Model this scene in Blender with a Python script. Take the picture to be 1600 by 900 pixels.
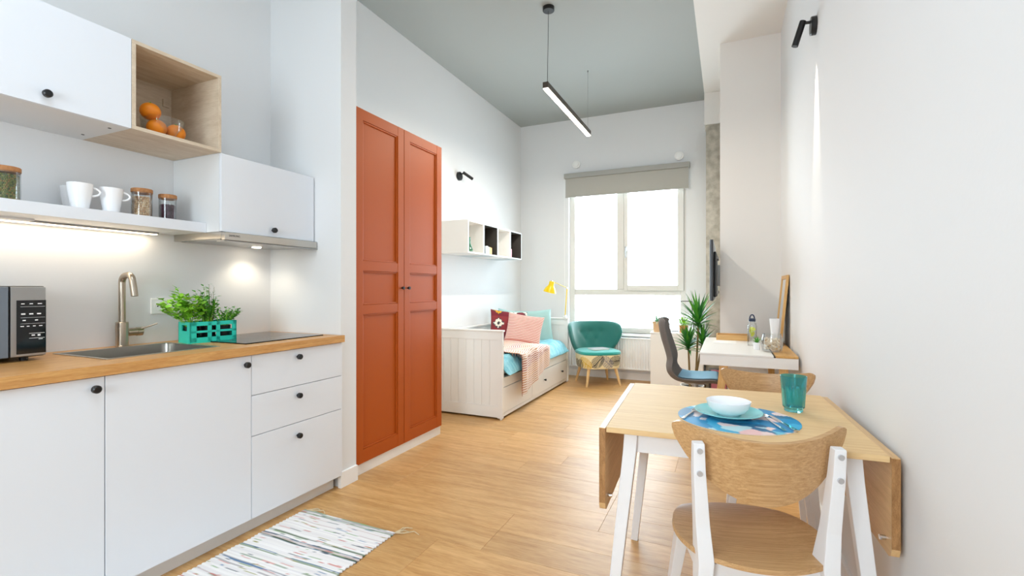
import bpy, bmesh, math, random
from math import sin, cos, pi, radians, sqrt
from mathutils import Vector, Matrix, noise
random.seed(7)
for o in list(bpy.data.objects): bpy.data.objects.remove(o)
sc = bpy.context.scene
COL = sc.collection
# ------------------------------------------------------------------ camera
TH = math.atan(336 / 750)
cd = bpy.data.cameras.new('camera'); cam = bpy.data.objects.new('camera', cd); COL.objects.link(cam)
cd.sensor_width = 36; cd.lens = 36 * 750 / 1600; cd.clip_start = 0.02
cam.location = (0, 0, 1.2); cam.rotation_euler = (pi / 2, 0, TH)
sc.camera = cam
# ------------------------------------------------------------------ world / exposure
w = bpy.data.worlds.new('sky'); sc.world = w; w.use_nodes = True
bg = w.node_tree.nodes['Background']
bg.inputs[0].default_value = (0.80, 0.92, 1.0, 1); bg.inputs[1].default_value = 12.0
sc.view_settings.view_transform = 'Standard'; sc.view_settings.look = 'None'
sc.view_settings.gamma = 1; sc.view_settings.use_curve_mapping = False
sc.view_settings.exposure = 0.27
sc.cycles.max_bounces = 10; sc.cycles.diffuse_bounces = 6; sc.cycles.transparent_max_bounces = 16
sc.cycles.use_denoising = True
sc.cycles.sample_clamp_indirect = 6

def light(kind, name, loc, energy, color=(1, 1, 1), rot=(0, 0, 0), **kw):
    ld = bpy.data.lights.new(name, kind); ld.energy = energy; ld.color = color
    for k, v in kw.items(): setattr(ld, k, v)
    o = bpy.data.objects.new(name, ld); COL.objects.link(o); o.location = loc; o.rotation_euler = rot
    return o
def portal(name, loc, rot, sx, sy):
    o = light('AREA', name, loc, 1, rot=rot, shape='RECTANGLE', size=sx, size_y=sy)
    o.data.cycles.is_portal = True
portal('window_portal', (-1.235, 6.60, 1.66), (-pi / 2, 0, 0), 1.6, 2.1)
portal('rear_window_portal', (-1.1, -1.75, 1.55), (pi / 2, 0, 0), 1.3, 1.5)
# cool fill light added over the kitchen zone, out of view above the viewpoint
light('AREA', 'kitchen_fill_light', (-0.9, 0.2, 3.44), 25, (0.74, 0.87, 1.0), (0, 0, 0), shape='RECTANGLE', size=1.6, size_y=1.6)

# ------------------------------------------------------------------ materials
def lin(c):
    if isinstance(c, str): c = tuple(int(c[i:i + 2], 16) / 255 for i in (0, 2, 4))
    return tuple(((x + .055) / 1.055) ** 2.4 if x > .04045 else x / 12.92 for x in c[:3]) + (1,)
def newmat(name):
    m = bpy.data.materials.new(name); m.use_nodes = True
    nt = m.node_tree; b = nt.nodes['Principled BSDF']
    return m, nt, b
def paint(name, c, rough=.5, metal=0, bump=0, bscale=60, spec=.5, **kw):
    m, nt, b = newmat(name)
    b.inputs['Base Color'].default_value = lin(c); b.inputs['Roughness'].default_value = rough
    b.inputs['Metallic'].default_value = metal; b.inputs['Specular IOR Level'].default_value = spec
    for k, v in kw.items(): b.inputs[k.replace('_', ' ')].default_value = v
    if bump:
        n = nt.nodes.new('ShaderNodeTexNoise'); n.inputs['Scale'].default_value = bscale; n.inputs['Detail'].default_value = 4
        bp = nt.nodes.new('ShaderNodeBump'); bp.inputs['Strength'].default_value = bump; bp.inputs['Distance'].default_value = .004
        tc = nt.nodes.new('ShaderNodeTexCoord')
        nt.links.new(tc.outputs['Object'], n.inputs['Vector'])
        nt.links.new(n.outputs['Fac'], bp.inputs['Height']); nt.links.new(bp.outputs['Normal'], b.inputs['Normal'])
    return m
def wood(name, c1, c2, stretch=(1, 12, 12), scale=3.0, rough=.45, rnd=0.0, dark=None, offs=True, fine=1.0):
    """grain runs along the axis with the smallest stretch value"""
    m, nt, b = newmat(name); L = nt.links.new; N = nt.nodes.new
    tc = N('ShaderNodeTexCoord'); mp = N('ShaderNodeMapping'); mp.inputs['Scale'].default_value = stretch
    oi = N('ShaderNodeObjectInfo')
    add = N('ShaderNodeVectorMath'); add.operation = 'MULTIPLY_ADD'
    add.inputs[1].default_value = (17, 31, 13) if offs else (0, 0, 0)
    L(oi.outputs['Random'], add.inputs[0]); L(tc.outputs['Object'], add.inputs[2]); L(add.outputs[0], mp.inputs['Vector'])
    n1 = N('ShaderNodeTexNoise'); n1.inputs['Scale'].default_value = scale; n1.inputs['Detail'].default_value = 6; n1.inputs['Distortion'].default_value = .6
    L(mp.outputs[0], n1.inputs['Vector'])
    n2 = N('ShaderNodeTexNoise'); n2.inputs['Scale'].default_value = scale * 7 * fine; n2.inputs['Detail'].default_value = 3
    L(mp.outputs[0], n2.inputs['Vector'])
    mx = N('ShaderNodeMix'); mx.data_type = 'FLOAT'; mx.inputs[0].default_value = .4
    L(n1.outputs['Fac'], mx.inputs[2]); L(n2.outputs['Fac'], mx.inputs[3])
    cr = N('ShaderNodeValToRGB'); e = cr.color_ramp.elements
    e[0].position = .33; e[0].color = lin(c2); e[1].position = .66; e[1].color = lin(c1)
    L(mx.outputs[0], cr.inputs[0])
    out = cr.outputs[0]
    if rnd:
        hs = N('ShaderNodeHueSaturation'); mr = N('ShaderNodeMapRange')
        mr.inputs['To Min'].default_value = 1 - rnd; mr.inputs['To Max'].default_value = 1 + rnd
        L(oi.outputs['Random'], mr.inputs[0]); L(mr.outputs[0], hs.inputs['Value']); L(out, hs.inputs['Color']); out = hs.outputs[0]
    L(out, b.inputs['Base Color']); b.inputs['Roughness'].default_value = rough
    bp = N('ShaderNodeBump'); bp.inputs['Strength'].default_value = .12; bp.inputs['Distance'].default_value = .002
    L(n2.outputs['Fac'], bp.inputs['Height']); L(bp.outputs[0], b.inputs['Normal'])
    return m
def vcol(name, rough=.8, sheen=0, bump=0, bscale=200):
    m, nt, b = newmat(name)
    a = nt.nodes.new('ShaderNodeAttribute'); a.attribute_name = 'Col'
    nt.links.new(a.outputs['Color'], b.inputs['Base Color']); b.inputs['Roughness'].default_value = rough
    b.inputs['Sheen Weight'].default_value = sheen
    if bump:
        n = nt.nodes.new('ShaderNodeTexNoise'); n.inputs['Scale'].default_value = bscale
        tc = nt.nodes.new('ShaderNodeTexCoord'); nt.links.new(tc.outputs['Object'], n.inputs['Vector'])
        bp = nt.nodes.new('ShaderNodeBump'); bp.inputs['Strength'].default_value = bump; bp.inputs['Distance'].default_value = .003
        nt.links.new(n.outputs['Fac'], bp.inputs['Height']); nt.links.new(bp.outputs[0], b.inputs['Normal'])
    return m
def glow(name, c, s):
    m, nt, b = newmat(name); b.inputs['Base Color'].default_value = lin(c)
    b.inputs['Emission Color'].default_value = lin(c); b.inputs['Emission Strength'].default_value = s
    return m
def thin_glass(name, tint=(1, 1, 1), refl=.08):
    m = bpy.data.materials.new(name); m.use_nodes = True; nt = m.node_tree; nt.nodes.clear()
    o = nt.nodes.new('ShaderNodeOutputMaterial'); mx = nt.nodes.new('ShaderNodeMixShader')
    t = nt.nodes.new('ShaderNodeBsdfTransparent'); t.inputs[0].default_value = (*tint, 1)
    g = nt.nodes.new('ShaderNodeBsdfGlossy'); g.inputs['Roughness'].default_value = .03
    lw = nt.nodes.new('ShaderNodeLayerWeight'); lw.inputs[0].default_value = .25
    mm = nt.nodes.new('ShaderNodeMath'); mm.operation = 'MULTIPLY_ADD'; mm.inputs[1].default_value = .5; mm.inputs[2].default_value = refl * .5
    nt.links.new(lw.outputs['Fresnel'], mm.inputs[0]); nt.links.new(mm.outputs[0], mx.inputs[0])
    nt.links.new(t.outputs[0], mx.inputs[1]); nt.links.new(g.outputs[0], mx.inputs[2]); nt.links.new(mx.outputs[0], o.inputs[0])
    return m
M = dict(
 wall=paint('wall_paint', 'e3e4e5', .7, bump=.05, bscale=90),
 ceil=paint('ceiling_paint', 'a8adab', .8),
 soffit=paint('soffit_paint', 'e9e6e2', .75),
 trim=paint('trim_white', 'f1f0ee', .4),
 front=paint('cabinet_white', 'e3e7ed', .4),
 carcass=paint('carcass_white', 'dfe0e0', .5),
 red=paint('rust_lacquer', 'b25110', .48, spec=.3, bump=.03),
 white=paint('white_lacquer', 'f0eeea', .38),
 pwhite=paint('plastic_white', 'f4f4f2', .35),
 chairw=paint('chair_white', 'eeeef0', .35),
 black=paint('black_metal', '121214', .35),
 blackgloss=paint('black_glass', '08080a', .06),
 dark=paint('dark_plastic', '1c1d20', .3),
 steel=paint('steel', 'c3bfb8', .28, 1.0),
 steelb=paint('brushed_nickel', 'b8ab9a', .3, 1.0),
 chrome=paint('chrome', 'd8d8da', .12, 1.0),
 alu=paint('aluminium', 'a9a9a8', .32, .9),
 ceramic=paint('ceramic_white', 'f3f4f6', .18),
 bowl=paint('opal_white', 'f6f8fb', .15),
 plate=paint('aqua_ceramic', '8fd9dc', .15),
 crate=paint('turquoise_plastic', '25cdb5', .4),
 blind=paint('blind_cloth', 'aeaca4', .85, bump=.1, bscale=300),
 grey=paint('grey_felt', '6f6b69', .9, bump=.35, bscale=260),
 bluefab=paint('blue_felt', '86b3cc', .9, bump=.3, bscale=260),
 teal=paint('teal_velvet', '0f6e66', .7, bump=.08, bscale=120, Sheen_Weight=.6),
 tealc=paint('teal_seat', '1c9a92', .75, Sheen_Weight=.4),
 yellow=paint('yellow_enamel', 'f2cf0c', .3),
 orange=paint('orange_peel', 'f08a10', .4, bump=.35, bscale=500),
 conc=None,
 glass=thin_glass('clear_glass', (.97, .98, .98), .06), winglass=thin_glass('window_glass', (.97, .99, 1), .04),
 cork=wood('cork', 'c08a5a', 'a06a3e', (8, 8, 8), 10, .8),
 bamboo=wood('bamboo', 'e2b877', 'cf9d58', (2, 45, 45), 2.0, .38),
 bamboo_t=wood('bamboo_top', 'ebcb96', 'd8b280', (2, 50, 50), 1.6, .6),
 bamboo_c=wood('bamboo_chair', 'd6ae7e', 'ae8250', (1.2, 80, 90), 2.2, .36),
 bamboo_e=wood('bamboo_end', 'b98a57', '8a5f34', (20, 30, 5), 6, .5),
 bamboo_z=wood('bamboo_upright', 'e2b877', 'cf9a52', (45, 45, 2), 2.0, .4),
 oak=wood('oak_worktop', 'd9a868', 'b97f42', (14, 1.2, 14), 4, .38),
 ash=wood('ash_veneer', 'dccdb8', 'c2ae94', (12, 1.2, 12), 3, .5),
 ash_x=wood('ash_side', 'dccdb8', 'c2ae94', (1.2, 12, 9), 3, .5),
 birch=wood('birch_leg', 'e8c690', 'd9b074', (20, 20, 2), 2, .45),
 plank=wood('plank_oak', 'd6ac74', 'b4844a', (1.1, 10, 10), 2.6, .42, rnd=.09),
 sub=paint('subfloor', '6b4a2b', .8),
 leafl=paint('leaf_light', '90cf3a', .5), leafm=paint('leaf_mid', '58a536', .5), leafd=paint('leaf_dark', '2f7a35', .45),
 leafg=paint('leaf_grey', '7fae8f', .5), stem=paint('stem', '8a7448', .7), soil=paint('soil', '2c211a', .95),
 string=paint('jute', 'd2bf9c', .9), pink=paint('pink_card', 'e58a9c', .6), paper=paint('paper_white', 'f5f3ee', .6),
 duvet=wood('duvet_teal', 'a4dbe6', '58adc6', (5, 16, 5), 2.2, .6), mattress=paint('mattress_grey', 'c6cbd2', .85), ltteal=paint('pillow_teal', 'a5cdcb', .8, bump=.15, bscale=200),
 vc=vcol('printed_cloth', .85, .1, .2), vcg=vcol('printed_mat', .45), vcw=vcol('woven_rug', .9, 0, .6, 350),
 lamp=glow('lamp_strip', 'fff2e0', 14), led=glow('led_strip', 'ffe9c8', 5), hoodled=glow('hood_lamp', 'fff0d8', 25),
 lemon=paint('lemon', 'd9e04a', .5), wine=paint('dark_beans', '4a2338', .5), chick=paint('chickpea', 'd9b184', .6), lentil=paint('green_pulses', '6f7a2c', .6),
 shell=paint('seashell', 'eadcc6', .6), navy=paint('navy_plastic', '2c3852', .4), greydk=paint('shelf_dark', '4a4743', .6), ltgrey=paint('shelf_grey', 'c9d3d6', .5),
 frame=paint('window_upvc', 'dcdad4', .45),
 mirror=paint('mirror', 'e8e8e6', .03, 1.0), seatdk=paint('underside', '2a2a2c', .7),
)
m, nt, b = newmat('tumbler_glass'); b.inputs['Base Color'].default_value = lin('74d4dc'); b.inputs['Transmission Weight'].default_value = .9
b.inputs['Roughness'].default_value = .03; b.inputs['IOR'].default_value = 1.45; M['tumbler'] = m
m, nt, b = newmat('concrete'); n = nt.nodes.new('ShaderNodeTexNoise'); n.inputs['Scale'].default_value = 13; n.inputs['Detail'].default_value = 8
cr = nt.nodes.new('ShaderNodeValToRGB'); cr.color_ramp.elements[0].color = lin('9f998c'); cr.color_ramp.elements[1].color = lin('bfb9ac'); cr.color_ramp.elements[0].position = .35; cr.color_ramp.elements[1].position = .65
tc = nt.nodes.new('ShaderNodeTexCoord'); nt.links.new(tc.outputs['Object'], n.inputs[0]); nt.links.new(n.outputs[0], cr.inputs[0]); nt.links.new(cr.outputs[0], b.inputs[0]); b.inputs['Roughness'].default_value = .85; M['conc'] = m

# ------------------------------------------------------------------ helpers
ROOT = {}
def bm_(): return bmesh.new()
def bx(bm, x0, x1, y0, y1, z0, z1, bev=0, seg=2):
    if x0 > x1: x0, x1 = x1, x0
    if y0 > y1: y0, y1 = y1, y0
    if z0 > z1: z0, z1 = z1, z0
    vs = [bm.verts.new((x, y, z)) for z in (z0, z1) for y in (y0, y1) for x in (x0, x1)]
    fs = [bm.faces.new([vs[i] for i in q]) for q in ((0, 2, 3, 1), (4, 5, 7, 6), (0, 1, 5, 4), (2, 6, 7, 3), (0, 4, 6, 2), (1, 3, 7, 5))]
    if bev:
        es = list({e for f in fs for e in f.edges})
        bmesh.ops.bevel(bm, geom=es, offset=bev, segments=seg, profile=.5, affect='EDGES')
    return bm
def box(*a, **k): return bx(bm_(), *a, **k)
def tube(bm, pts, r, seg=14, caps=True):
    pts = [Vector(p) for p in pts]; n = len(pts); rs = r if isinstance(r, (list, tuple)) else [r] * n
    t0 = (pts[1] - pts[0]).normalized(); up = Vector((0, 0, 1)) if abs(t0.z) < .9 else Vector((1, 0, 0))
    nrm = t0.cross(up).normalized(); rings = []
    for i in range(n):
        t = (pts[min(i + 1, n - 1)] - pts[max(i - 1, 0)]).normalized()
        nrm = (nrm - t * nrm.dot(t)).normalized(); bi = t.cross(nrm)
        rings.append([bm.verts.new(pts[i] + (nrm * cos(a) + bi * sin(a)) * rs[i]) for a in [2 * pi * k / seg for k in range(seg)]])
    for i in range(n - 1):
        for k in range(seg):
            bm.faces.new((rings[i][k], rings[i][(k + 1) % seg], rings[i + 1][(k + 1) % seg], rings[i + 1][k]))
    if caps: bm.faces.new(rings[0][::-1]); bm.faces.new(rings[-1])
    return bm
def lathe(bm, prof, c=(0, 0, 0), seg=32, sx=1, sy=1):
    cx, cy, cz = c; rings = []
    for r, z in prof:
        if r < 1e-6: rings.append([bm.verts.new((cx, cy, cz + z))])
        else: rings.append([bm.verts.new((cx + r * sx * cos(2 * pi * k / seg), cy + r * sy * sin(2 * pi * k / seg), cz + z)) for k in range(seg)])
    for a, b in zip(rings, rings[1:]):
        for k in range(seg):
            k2 = (k + 1) % seg
            if len(a) == 1 and len(b) == 1: continue
            if len(a) == 1: bm.faces.new((a[0], b[k2], b[k]))
            elif len(b) == 1: bm.faces.new((a[k], a[k2], b[0]))
            else: bm.faces.new((a[k], a[k2], b[k2], b[k]))
    return bm
def sweep(bm, pts, sizes, ref):
    """rectangular section; sizes = [(half along ref, half across)]"""
    pts = [Vector(p) for p in pts]; n = len(pts); ref = Vector(ref); rings = []
    for i in range(n):
        t = (pts[min(i + 1, n - 1)] - pts[max(i - 1, 0)]).normalized()
        a = (ref - t * ref.dot(t)).normalized(); b = t.cross(a); ha, hb = sizes[i]
        rings.append([bm.verts.new(pts[i] + a * sa * ha + b * sb * hb) for sa, sb in ((-1, -1), (1, -1), (1, 1), (-1, 1))])
    for i in range(n - 1):
        for k in range(4): bm.faces.new((rings[i][k], rings[i][(k + 1) % 4], rings[i + 1][(k + 1) % 4], rings[i + 1][k]))
    bm.faces.new(rings[0][::-1]); bm.faces.new(rings[-1])
    bmesh.ops.bevel(bm, geom=bm.edges[:], offset=min(min(s) for s in sizes) * .25, segments=2, profile=.5, affect='EDGES')
    return bm
def prism(bm, pts, f0, f1):
    """outline pts (a,b); f0/f1 map it to the two end faces"""
    A = [bm.verts.new(f0(a, b)) for a, b in pts]; B = [bm.verts.new(f1(a, b)) for a, b in pts]
    bm.faces.new(A[::-1]); bm.faces.new(B); n = len(pts)
    for i in range(n): bm.faces.new((A[i], A[(i + 1) % n], B[(i + 1) % n], B[i]))
    return bm
def shell(bm, P, nu, nv, h, col=None, u0=-1., u1=1., v0=-1., v1=1.):
    """P(u,v) midsurface, h(u,v) half thickness; both faces and the rim"""
    lay = bm.verts.layers.float_color.new('Col') if col else None
    e = 1e-3; top, bot = [], []
    for j in range(nv + 1):
        rt, rb = [], []
        for i in range(nu + 1):
            u = u0 + (u1 - u0) * i / nu; v = v0 + (v1 - v0) * j / nv
            p = Vector(P(u, v)); du = Vector(P(min(u + e, u1), v)) - Vector(P(max(u - e, u0), v)); dv = Vector(P(u, min(v + e, v1))) - Vector(P(u, max(v - e, v0)))
            n = du.cross(dv)
            n = n.normalized() if n.length > 1e-12 else Vector((0, 0, 1))
            hh = h(u, v) if callable(h) else h
            a = bm.verts.new(p + n * hh); b = bm.verts.new(p - n * hh)
            if col:
                c = lin(col(u, v)); a[lay] = c; b[lay] = c
            rt.append(a); rb.append(b)
        top.append(rt); bot.append(rb)
    for j in range(nv):
        for i in range(nu):
            bm.faces.new((top[j][i], top[j][i + 1], top[j + 1][i + 1], top[j + 1][i]))
            bm.faces.new((bot[j][i], bot[j + 1][i], bot[j + 1][i + 1], bot[j][i + 1]))
    for i in range(nu):
        bm.faces.new((top[0][i], bot[0][i], bot[0][i + 1], top[0][i + 1])); bm.faces.new((top[nv][i], top[nv][i + 1], bot[nv][i + 1], bot[nv][i]))
    for j in range(nv):
        bm.faces.new((top[j][0], top[j + 1][0], bot[j + 1][0], bot[j][0])); bm.faces.new((top[j][nu], bot[j][nu], bot[j + 1][nu], top[j + 1][nu]))
    bmesh.ops.remove_doubles(bm, verts=bm.verts, dist=1e-5)
    return bm
def obj(name, bm, mat, parent=None, label=None, local=False, recalc=True):
    root = ROOT.get(parent.name) if parent else None
    if root is not None and not local: bmesh.ops.translate(bm, verts=bm.verts, vec=-root)
    if recalc: bmesh.ops.recalc_face_normals(bm, faces=bm.faces)
    for f in bm.faces: f.smooth = True
    for e in bm.edges:
        if len(e.link_faces) == 2 and e.calc_face_angle(0) > .6: e.smooth = False
    me = bpy.data.meshes.new(name); bm.to_mesh(me); bm.free()
    me.materials.append(mat)
    o = bpy.data.objects.new(name, me); COL.objects.link(o)
    if parent: o.parent = parent
    if len(me.polygons) < 4000 and name not in ('leaf', 'foliage'):
        wn_ = o.modifiers.new('normals', 'WEIGHTED_NORMAL'); wn_.keep_sharp = True; wn_.weight = 80
    if root is not None: ROOT[o.name] = root
    if label: o['label'] = label
    return o
def thing(name, label, cat, loc, rotz=0, group=None, rot=None):
    o = bpy.data.objects.new(name, None); COL.objects.link(o); o.location = loc
    o.rotation_euler = rot if rot else (0, 0, rotz); o.empty_display_size = .05
    o['label'] = label; o['category'] = cat
    if group: o['group'] = group
    ROOT[o.name] = Vector(loc)
    return o
def solo(name, bm, mat, label, cat, group=None, loc=None, rot=None, recalc=True):
    if loc is None:
        c = Vector((0, 0, 0)); 
        for v in bm.verts: c += v.co
        c /= len(bm.verts); c.z = min(v.co.z for v in bm.verts)
        bmesh.ops.translate(bm, verts=bm.verts, vec=-c)
    else: c = Vector(loc)
    o = obj(name, bm, mat, recalc=recalc); o.location = c; o['label'] = label; o['category'] = cat
    if rot: o.rotation_euler = rot
    if group: o['group'] = group
    ROOT[o.name] = c
    return o
def struct(name, bm, mat, parent=None):
    o = obj(name, bm, mat, parent)
    if not parent: o['kind'] = 'structure'
    return o
def dup(root, loc, rotz=None, label=None, group=None):
    def cp(o, par):
        c = o.copy(); COL.objects.link(c); c.parent = par
        for ch in [x for x in ALLCH.get(o.name, [])]: cp(ch, c)
        return c
    global ALLCH
    ALLCH = {}
    for x in bpy.data.objects:
        if x.parent: ALLCH.setdefault(x.parent.name, []).append(x)
    r = cp(root, None); r.location = loc
    if rotz is not None: r.rotation_euler = (0, 0, rotz)
    if label: r['label'] = label
    if group: r['group'] = group
    return r

# ------------------------------------------------------------------ the setting
XL, XR, YB, YR, ZC = -2.72, .44, 6.38, -1.7, 3.52
struct('floor', box(XL, XR, YR, YB, -.08, -.005), M['sub'])
fl = bpy.data.objects['floor']; ROOT['floor'] = Vector((0, 0, 0))
PW, PLN = .192, 1.28
full = None; rr = random.Random(3)
def plank_mesh(L):
    bm = box(0, L - .0008, 0, PW - .0008, -.005, 0, bev=.0007, seg=1)
    for f in bm.faces: f.smooth = False
    me = bpy.data.meshes.new('plank'); bm.to_mesh(me); bm.free(); me.materials.append(M['plank']); return me
fullm = plank_mesh(PLN)
y = YR; i = 0
while y < YB - .01:
    pw = min(PW, YB - y); x = XL - rr.choice((.15, .42, .64, .87, 1.1))
    while x < XR:
        a = max(x, XL); b = min(x + PLN, XR)
        if b - a > .02:
            fu = (b - a > PLN - 1e-4)
            o = bpy.data.objects.new('plank', fullm if fu else plank_mesh(b - a)); COL.objects.link(o); o.parent = fl
            o.location = (a, y, 0)
            if pw < PW - .001: o.scale = (1, pw / PW, 1)
        x += PLN
    y += PW; i += 1
struct('ceiling', box(XL - .2, XR + .2, YR, YB + .25, ZC, ZC + .2), M['ceil'])
struct('trim_1', box(-.245, XR, YR, YB, 3.49, ZC), M['soffit'])
struct('wall_left', box(XL - .2, XL, YR, YB + .25, -.08, ZC), M['wall'])
struct('wall_right', box(XR, XR + .2, YR, YB + .25, -.08, ZC), M['wall'])
struct('wall_pillar', box(XL, -2.12, 2.215, 2.345, 0, ZC), M['wall'])
struct('wall_shaft', box(-.06, XR, 4.91, YB, 0, 3.49), M['soffit'])
WX0, WX1, WZ0, WZ1 = -2.0, -.47, .60, 2.66
bm = bm_()
for a in ((XL, WX0, YB, YB + .25, -.08, ZC), (WX1, XR, YB, YB + .25, -.08, ZC), (WX0, WX1, YB, YB + .25, -.08, WZ0), (WX0, WX1, YB, YB + .25, WZ1, ZC)): bx(bm, *a)
struct('wall_back', bm, M['wall'])
bm = bm_()
for a in ((XL, -1.75, YR - .2, YR, -.08, ZC), (-.45, XR, YR - .2, YR, -.08, ZC), (-1.75, -.45, YR - .2, YR, -.08, .8), (-1.75, -.45, YR - .2, YR, 2.3, ZC)): bx(bm, *a)
struct('wall_rear', bm, M['wall'])
struct('trim_2', box(-.245, -.06, 6.08, YB, 3.12, 3.49), M['soffit'])
struct('column_concrete', box(-.227, -.06, 6.1, YB, 0, 3.12), M['conc']).name = 'trim_3'
BB = .09
bm = box(XL + .59, -2.105, 2.20, 2.345, 0, BB + .005, bev=.002); struct('baseboard_pillar', bm, M['trim'])
struct('baseboard_back', box(XL, -.227, YB - .014, YB, 0, BB, bev=.002), M['trim'])
struct('baseboard_left', box(XL, XL + .014, 3.37, YB - .014, 0, BB, bev=.002), M['trim'])
struct('baseboard_right', box(XR - .014, XR, YR, 4.9, 0, BB, bev=.002), M['trim'])
struct('baseboard_shaft', box(-.06, XR - .014, 4.896, 4.91, 0, BB, bev=.002), M['trim'])
# window
def window(name, X0, X1, Z0, Z1, Y, s, mull=True):
    wn = bpy.data.objects.new(name, None); COL.objects.link(wn); wn['kind'] = 'structure'; wn.location = ((X0 + X1) / 2, Y, Z0); ROOT[name] = Vector(wn.location)
    ya, yb = Y, Y + s * .07
    bm = bm_(); fw = .07
    bx(bm, X0, X0 + fw, ya, yb, Z0, Z1, bev=.004); bx(bm, X1 - fw, X1, ya, yb, Z0, Z1, bev=.004)
    bx(bm, X0 + fw, X1 - fw, ya, yb, Z1 - fw, Z1, bev=.004); bx(bm, X0 + fw, X1 - fw, ya, yb, Z0, Z0 + fw, bev=.004)
    obj('window_frame', bm, M['frame'], wn)
    return wn
w1 = window('window_1', WX0, WX1, WZ0, WZ1, 6.45, 1)
bm = box(WX0 + .07, WX1 - .07, 6.45, 6.52, 1.105, 1.185, bev=.004); obj('transom', bm, M['frame'], w1)
bm = box(-1.345, -1.255, 6.445, 6.52, 1.185, WZ1 - .07, bev=.004); obj('mullion', bm, M['frame'], w1)
bm = bm_()
sx0, sx1, sz0, sz1 = -1.25, WX1 - .03, 1.165, WZ1 - .04
for a in ((sx0, sx0 + .05, sz0, sz1), (sx1 - .075, sx1, sz0, sz1), (sx0 + .05, sx1 - .075, sz0, sz0 + .07), (sx0 + .05, sx1 - .075, sz1 - .07, sz1)): bx(bm, a[0], a[1], 6.425, 6.5, a[2], a[3], bev=.004)
obj('sash', bm, M['frame'], w1)
bm = box(-1.235, -1.21, 6.40, 6.425, 1.68, 1.75, bev=.004); tube(bm, [(-1.2225, 6.40, 1.73), (-1.2225, 6.385, 1.73), (-1.2225, 6.385, 1.60)], .008); obj('handle', bm, M['alu'], w1)
obj('pane', box(WX0 + .07, -1.345, 6.48, 6.486, 1.185, WZ1 - .07), M['winglass'], w1)
obj('pane', box(sx0 + .05, sx1 - .075, 6.47, 6.476, sz0 + .07, sz1 - .07), M['winglass'], w1)
obj('pane', box(WX0 + .07, WX1 - .07, 6.48, 6.486, WZ0 + .07, 1.105), M['winglass'], w1)
obj('window_sill', box(WX0 - .03, WX1 + .03, 6.33, 6.45, WZ0 - .03, WZ0, bev=.005), M['trim'], w1)
w2 = window('window_2', -1.75, -.45, .8, 2.3, YR - .06, -1)
obj('mullion', box(-1.13, -1.07, YR - .13, YR - .06, .87, 2.23, bev=.004), M['pwhite'], w2)

# ------------------------------------------------------------------ kitchen
KF, CW = -2.10, .6
def knob(parent, x, y, z, r=.0145, mat='black'):
    bm = bm_(); tube(bm, [(x - .001, y, z), (x + .012, y, z), (x + .013, y, z), (x + .026, y, z), (x + .030, y, z)], [.006, .006, r, r, r * .75], 20)
    obj('knob', bm, M[mat], parent)
ys = [2.205, 1.605, 1.005, .405, -.195]
labs = ['white three-drawer base cabinet under the black hob', 'white base cabinet with one wide door under the sink', 'white base cabinet under the microwave at the left frame edge', 'white base cabinet beyond the left edge of the frame']
for i in range(4):
    y1, y0 = ys[i], ys[i + 1]
    t = thing('base_cabinet', labs[i], 'cabinet', (-2.4, (y0 + y1) / 2, .08), group='kitchen base cabinets')
    bm = bm_()
    for a in ((XL + .005, KF - .02, y0 + .002, y0 + .018, .08, .876), (XL + .005, KF - .02, y1 - .018, y1 - .002, .08, .876), (XL + .005, KF - .02, y0 + .018, y1 - .018, .08, .098), (XL + .005, XL + .015, y0 + .018, y1 - .018, .098, .876)): bx(bm, *a)
    obj('body', bm, M['carcass'], t)
    if i == 0:
        for z0, z1, kz in ((.0805, .478, .412), (.481, .676, .626), (.679, .874, .833)):
            d = obj('drawer', box(KF - .019, KF, y0 + .0015, y1 - .0015, z0, z1, bev=.0015), M['front'], t)
            knob(d, KF, 1.876, kz)
    else:
        d = obj('door', box(KF - .019, KF, y0 + .0015, y1 - .0015, .0805, .874, bev=.0015), M['front'], t)
        knob(d, KF, y1 - .035 if i != 3 else y0 + .04, .833)
solo('toe_kick', box(-2.17, -2.155, -.195, 2.19, 0.001, .078), M['carcass'], 'white plinth board running along the floor under the base cabinets', 'plinth')
# worktop with sink cut-out
SX0, SX1, SY0, SY1 = -2.615, -2.235, 1.08, 1.52
WT0, WT1, WF = .878, .918, -2.083
t = thing('worktop', 'continuous oiled oak worktop on the white base cabinets', 'worktop', (-2.4, 1.0, WT0))
bm = bm_()
ya, yb = -.195, 2.208
def poly_slab(bm, z0, z1):
    # outer rectangle with rectangular hole, shared edges
    X = [XL + .003, SX0, SX1, WF]; Y = [ya, SY0, SY1, yb]; g = {}
    for k, z in enumerate((z0, z1)):
        for i in range(4):
            for j in range(4): g[i, j, k] = bm.verts.new((X[i], Y[j], z))
    for i in range(3):
        for j in range(3):
            if (i, j) == (1, 1): continue
            bm.faces.new((g[i, j, 1], g[i + 1, j, 1], g[i + 1, j + 1, 1], g[i, j + 1, 1])); bm.faces.new((g[i, j, 0], g[i, j + 1, 0], g[i + 1, j + 1, 0], g[i + 1, j, 0]))
    for i in range(3):
        bm.faces.new((g[i, 0, 0], g[i + 1, 0, 0], g[i + 1, 0, 1], g[i, 0, 1])); bm.faces.new((g[i, 3, 0], g[i, 3, 1], g[i + 1, 3, 1], g[i + 1, 3, 0]))
        bm.faces.new((g[0, i, 0], g[0, i, 1], g[0, i + 1, 1], g[0, i + 1, 0])); bm.faces.new((g[3, i, 0], g[3, i + 1, 0], g[3, i + 1, 1], g[3, i, 1]))
    for a, b in (((1, 1), (2, 1)), ((2, 1), (2, 2)), ((2, 2), (1, 2)), ((1, 2), (1, 1))):
        bm.faces.new((g[a[0], a[1], 0], g[b[0], b[1], 0], g[b[0], b[1], 1], g[a[0], a[1], 1]))
poly_slab(bm, WT0, WT1)
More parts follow.
